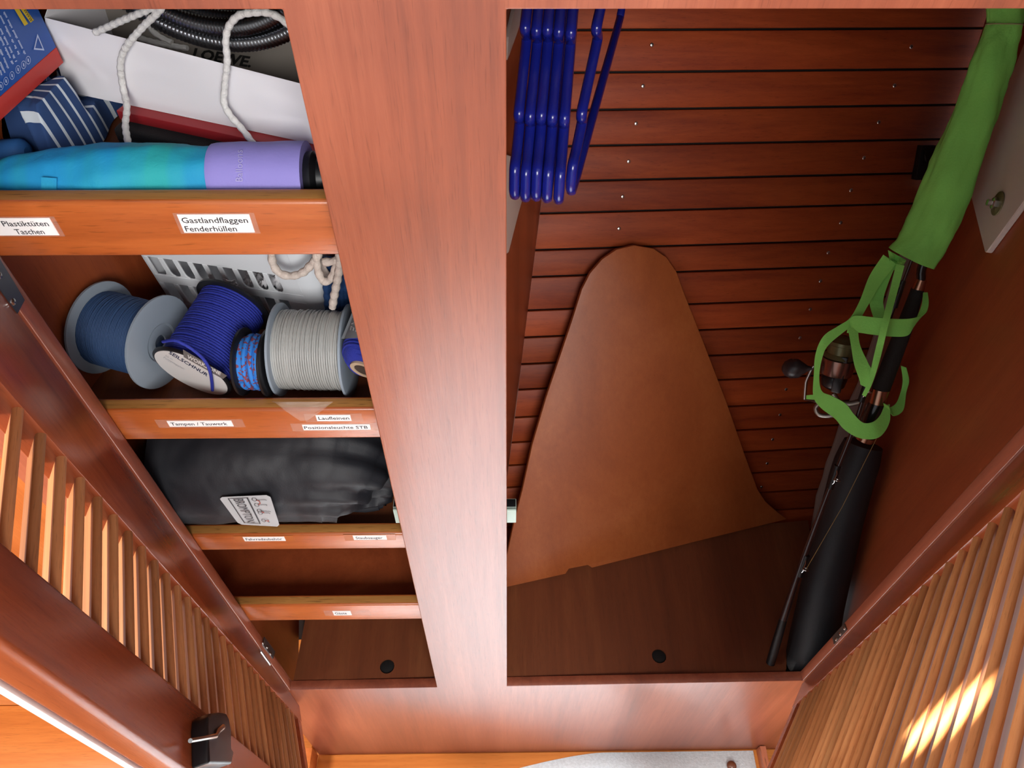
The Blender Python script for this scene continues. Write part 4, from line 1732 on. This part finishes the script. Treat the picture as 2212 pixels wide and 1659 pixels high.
# reel
RR = (RP[0] + RP[1] * .012, RP[1])
rpx = lambda u, v, o=0.: on(u, v, RR, o)
reel = empty('fishing_reel', rpx(1800, 800), rod)
pxs = depth(rpx(1800, 800)) / FOC
axr = nrm(rpx(1822, 732) - rpx(1797, 838))
cr0 = rpx(1797, 838)
Lr = np.linalg.norm(rpx(1822, 732) - cr0)
F_ = lambda t, r: (t * Lr, r * pxs)
MB().lathe(cr0, axr, [F_(.62, 30), F_(.64, 33), F_(.70, 29), F_(.72, 27), F_(.88, 27), F_(.90, 31), F_(.96, 31), F_(.97, 26), F_(1.02, 20), F_(1.05, 12)], 36).build(
    'spool', mat('spool_olive', '#6c6a45', .3, .3), reel, sharp=40)
MB().lathe(cr0, axr, [F_(.28, 24), F_(.30, 33), F_(.55, 35), F_(.61, 34), F_(.62, 30)], 36).build('rotor', mat('rotor_bronze', '#9a7468', .25, .9), reel, sharp=40)
rb_ = MB()
rb_.lathe(cr0, axr, [F_(-.02, 12), F_(.05, 24), F_(.22, 27), F_(.29, 24)], 24, 0)
rb_.obox(cr0 + axr * Lr * .35 + CX * 12 * pxs + (-RR[1]) * -.022, axr * Lr * .36, nrm(np.cross(axr, RR[1])) * .008, RR[1] * .006)
rb_.build('gear_body', mat('reel_black', '#1b191c', .3), reel, bevel=.002)
ft = MB()
ft.tube(smooth_path([rpx(1800, 850), rpx(1812, 868), rpx(1835, 872), rpx(1862, 866)], 6), [.005] * 19, 10)
ft.tube(smooth_path([rpx(1770, 872, .004), rpx(1762, 882, .006), rpx(1770, 896, .008), rpx(1795, 898, .008), rpx(1812, 890, .006)], 6), .0042, 10)
ft.build('reel_foot', mat('foot_grey', '#a8a298', .3, .8), reel, sharp=60)
MB().tube(smooth_path([rpx(1738, 862, .012), rpx(1740, 835, .012), rpx(1742, 822, .012), rpx(1752, 800, .012), rpx(1758, 790, .012)], 6), .0030, 10).build('crank_arm', STEEL, reel, sharp=60)
MB().tube([rpx(1738, 862, .012), rpx(1765, 868, .0), rpx(1785, 866, -.004)], .0026, 8).build('crank_shaft', STEEL, reel)
kx = nrm(rpx(1692, 793) - rpx(1756, 793))
kc = rpx(1756, 796, .012)
MB().lathe(kc, kx, [(0, 4 * pxs), (10 * pxs, 6 * pxs), (18 * pxs, 12 * pxs), (30 * pxs, 21 * pxs), (46 * pxs, 22 * pxs), (58 * pxs, 16 * pxs), (64 * pxs, 6 * pxs)], 28).build(
    'crank_knob', mat('knob_dark', '#2c2528', .35), reel, sharp=60)
# thin rod section held against it
fp0 = atZ(1664, 1434, ZFR + .011)
ft0 = on(1972, 555, RWP, .085)
R2 = face_plane(fp0, ft0)
ts = thing('rod_tip_section', 'thin brown rod section with line guides standing beside the black case', 'fishing rod', fp0)
tpx = lambda u, v, o=0.: on(u, v, R2, o)
ct_ = [(1664, 1433), (1692, 1338), (1724, 1240), (1757, 1148), (1800, 1035), (1838, 940), (1868, 850), (1905, 740), (1936, 650), (1968, 565), (1985, 520)]
rw_ = [9.5, 8.5, 6.5, 6, 5.2, 4.8, 4.4, 4, 3.6, 3.2, 3]
P_ = [tpx(*q) for q in ct_]
RB_ = [r * depth(p) / FOC for r, p in zip(rw_, P_)]
MB().tube([P_[0], lerp(P_[0], P_[1], .5), P_[1]], [RB_[0], RB_[0], RB_[1]], 14).build('butt_sleeve', BLACKP, ts)
sp_ = smooth_path(P_[1:], 5)
MB().tube(sp_, list(np.interp(np.linspace(0, 9, len(sp_)), range(10), RB_[1:])), 12).build('blank', mat('blank_brown', '#33201f', .2, coat=.6), ts)
for (u, v) in ((1734, 1224), (1801, 1032), (1868, 842), (1940, 636)):
    c_ = tpx(u, v, .004)
    gd = MB()
    dd = nrm(tpx(u + 3, v - 9) - tpx(u, v))
    sx_ = nrm(np.cross(dd, R2[1]))
    cc_ = c_ + R2[1] * .006 + sx_ * .006 * (1 if u < 1900 else -1)
    ring = [cc_ + sx_ * .0052 * math.cos(a) + R2[1] * .0052 * math.sin(a) for a in np.linspace(0, 2 * math.pi, 20)[:-1]]
    gd.tube(ring, .0011, 6, closed=True)
    gd.tube([c_ + dd * .018, lerp(c_ + dd * .018, cc_, .5), cc_ + sx_ * -.004], .0009, 6)
    gd.tube([c_ - dd * .014, lerp(c_ - dd * .014, cc_, .5), cc_ + sx_ * -.004], .0009, 6)
    gd.build('line_guide', STEEL, ts, sharp=60)
    MB().tube([c_ - dd * .022 - R2[1] * .004, c_ - R2[1] * .004, c_ + dd * .022 - R2[1] * .004], depth(c_) / FOC * 7.5, 12).build('guide_wrap', BLACKP, ts)
MB().tube([on(1893, 948, RP, .06), lerp(on(1893, 948, RP, .06), tpx(1746, 1236, .03), .5) - WN * .001, tpx(1740, 1232, .012)], .0005, 5).build('fishing_line', mat('line_amber', '#a58a55', .4), ts)

# green sleeve
LS = [(2150, -80), (2138, 0), (2136, 40), (2120, 75), (2096, 130), (2078, 185), (2052, 250), (2012, 345), (1976, 440), (1948, 505), (1916, 548)]
RS_ = [(2250, -70), (2214, 15), (2208, 55), (2200, 95), (2188, 150), (2172, 205), (2148, 275), (2112, 375), (2074, 470), (2046, 525), (2022, 566)]
ps, rs = loft(LS, RS_, RP, .040, dense=6)
gs = thing('rod_sleeve', 'green cloth sleeve with long straps pulled over the fishing rod', 'sleeve', ps[-1])
GRN = mat('green_cloth', '#88d961', 0.85, bump=.35, bscale=350, var=.06, vscale=18)
nrm_pl = RP[1]


def gfold(t, th):
    return .06 * math.sin(2 * th + 8 * t) + .05 * math.sin(4 * th + 15 * t) + .10 * fbm((t * 10, math.cos(th) * 1.4, math.sin(th) * 1.4), 1, 3)


rows = rough_tube(ps, rs, 64, .0015, 30, gfold)
# flatten a little along the view so that it hangs like cloth, keep clear of the wall
rows = [[c + (p - c) - nrm_pl * ((p - c) @ nrm_pl) * .35 for p in r] for c, r in zip(ps, rows)]
rows = [[p + WN * max(0, .012 - (p - RWP[0]) @ WN) for p in r] for r in rows]
sb = MB()
sb.grid(rows, 0, closed=True)
sb.build('sleeve_tube', GRN, gs, sharp=80)
tie = [c + (p - c) * 1.015 for c, p in zip([ps[13]] * 64, rows[13])]
MB().tube(tie, .0008, 6, closed=True).build('tie_thread', mat('tie_beige', '#9a8f6a', .8), gs, sharp=60)
# hanging flap of the sleeve
fl_ = []
for i in range(9):
    r = []
    for j in range(7):
        a = lerp((1918, 540), (1958, 562), j / 6)
        b = lerp((1925, 585), (1948, 580), j / 6)
        q = lerp(a, b, i / 8)
        r.append(on(*q, RP, .052 + .006 * math.sin(j * 1.3 + i * .5)))
    fl_.append(r)
fm = MB()
fm.grid(fl_)
fm.build('sleeve_flap', GRN, gs, sharp=80)


def strap(pts_, half_px, off0=.05):
    """flat strap through (u, v, offset, half width vector in px)"""
    P, Wv = [], []
    for q in pts_:
        u, v, o, wx, wy = q
        P.append(on(u, v, RP, o))
        Wv.append((on(u + wx, v + wy, RP, o) - on(u - wx, v - wy, RP, o)) / 2 + nrm_pl * .0005)
    P2 = smooth_path(P, 6)
    W2 = smooth_path(Wv, 6)
    MB().ribbon(P2, W2, .0014).build('strap', GRN, gs, sharp=60)


strap([(1922, 560, .055, 14, 10), (1890, 605, .06, 12, 9), (1866, 655, .07, 9, 5), (1845, 690, .075, 9, 3), (1815, 712, .08, 4, 8), (1785, 735, .085, 6, 9), (1770, 765, .085, 8, 2),
       (1764, 810, .085, 6, 0), (1766, 850, .088, 9, -6), (1785, 868, .09, 12, -13), (1815, 888, .09, 12, -16), (1835, 912, .09, 10, -17), (1862, 930, .085, 3, -17), (1892, 928, .08, -6, -17),
       (1911, 905, .07, -10, -8), (1916, 875, .06, -6, 2)], 0)
strap([(1832, 705, .075, -2, 14), (1850, 700, .082, 2, 18), (1885, 704, .088, 2, 19), (1930, 708, .088, 0, 19), (1965, 706, .083, -4, 18), (1985, 690, .072, -12, 12), (1998, 660, .06, -8, 2),
       (1999, 632, .045, -5, 0)], 0)
strap([(1926, 560, .05, 12, 6), (1905, 610, .05, 13, 4), (1893, 650, .052, 15, 1), (1902, 690, .055, 13, -3), (1905, 705, .056, 12, -2)], 0)
strap([(1842, 708, .080, 11, 0), (1848, 745, .090, 10, 0), (1860, 785, .096, 15, -2), (1872, 815, .098, 16, -4), (1868, 835, .094, 9, 4)], 0)
strap([(1945, 572, .085, 9, 2), (1930, 630, .095, 8, 3), (1912, 700, .115, 7, 3), (1895, 770, .105, 7, 3), (1880, 825, .100, 5, 2), (1866, 855, .095, 4, 2)], 0)
strap([(1952, 792, .028, 6, 2), (1957, 822, .028, 7, 0), (1951, 850, .03, 7, -3), (1942, 880, .045, 9, 6), (1922, 890, .058, 8, 8), (1914, 874, .064, 6, 3)], 0)
strap([(1770, 858, .08, 2, 5), (1755, 858, .078, 1, 5), (1742, 858, .074, 0, 4)], 0)
# small black hook on the hull behind the sleeve
hkp = on(1990, 350, HULL, .002)
hk = MB()
hk.obox(hkp + HN * .008, HH * .014, HT * .03, HN * .0075)
hk.tube(smooth_path([hkp + HN * .016 + HT * .02 + HH * -.006, hkp + HN * .022 + HT * .016 + HH * -.010, hkp + HN * .024 + HT * .006 + HH * -.008, hkp + HN * .018 + HH * -.002], 5), .0016, 8)
tag(hk.build('coat_hook', BLACKP, bevel=.001), 'small black hook on the hull planks behind the green sleeve', 'hook')

# ================================================================== cabin floor, foreground
mt = MB()
rows = []
p_ = [(1110, 1659), (1200, 1645), (1300, 1632), (1460, 1624), (1620, 1618)]
F0 = [atZ(u, v, .006) for u, v in p_]
NXm, NYm = 70, 90
for i in range(NYm):
    t = i / (NYm - 1)
    r = []
    for j in range(NXm):
        s_ = j / (NXm - 1)
        # rug outline: front edge along the plinth on the right, cut back in a curve on the left
        x = .592 - .99 * (1 - s_)
        yf = -.004 - .034 * max(0, (.23 - x) / .21) ** 1.4 if x < .23 else -.004
        yf = max(yf, -.40)
        y = yf + (-1.25 - yf) * t
        e = min(s_, 1 - s_, t, 1 - t)
        z = .0012 + .0075 * min(1, e * 40) + .0012 * fbm((x * 60, y * 60, 0), 1, 3)
        r.append((x, y, z))
    rows.append(r)
mt.grid(rows)
mo = mt.build('floor_mat', mat('mat_grey', '#c6cbcd', 0.95, bump=1.0, bscale=260, var=.12, vscale=180), sharp=80)
tag(mo, 'light grey pile mat on the cabin floor in front of the wardrobe', 'mat')
kb = atZ(1580, 1655, .012)
tag(MB().lathe(kb - up * .003, (0, 0, 1), [(0, .008), (.002, .0105), (.006, .0115), (.011, .0095), (.014, .005), (.0145, .001)], 24).build('wooden_knob', mat('knob_brown', '#6b3a22', .35, coat=.3)),
    'small brown round knob lying on the grey mat near its corner', 'knob')
bt_ = MB().box((.600, -.6, 0.0006), (.614, -.002, .034)).build('trim_3', wood('batten_wood', '#a5583c', '#b86a4b', '#c47a58', 'y', .35, band=12, fine=90))
tag(bt_, kind='structure')
tb_ = MB().box((-.462, -1.9, 0.0002), (-.4458, -.0015, .07)).build('trim_4', OUTER, bevel=.001)
tag(tb_, kind='structure')
yl = atY(4, 945, .296)
ylo = MB()
rows = [[(yl[0] - .135 + .15 * j / 12, .296 - .003 - .006 * abs(math.sin(j * .9)), yl[2] - .035 + .075 * i / 10) for j in range(13)] for i in range(11)]
ylo.grid(rows)
ylo.grid([[(p[0], p[1] + .0018, p[2]) for p in r] for r in rows])
tag(ylo.build('yellow_cloth', mat('cloth_yellow', '#f2d21e', 0.8), sharp=70), 'bright yellow cloth hanging behind the left louvred door', 'cloth')
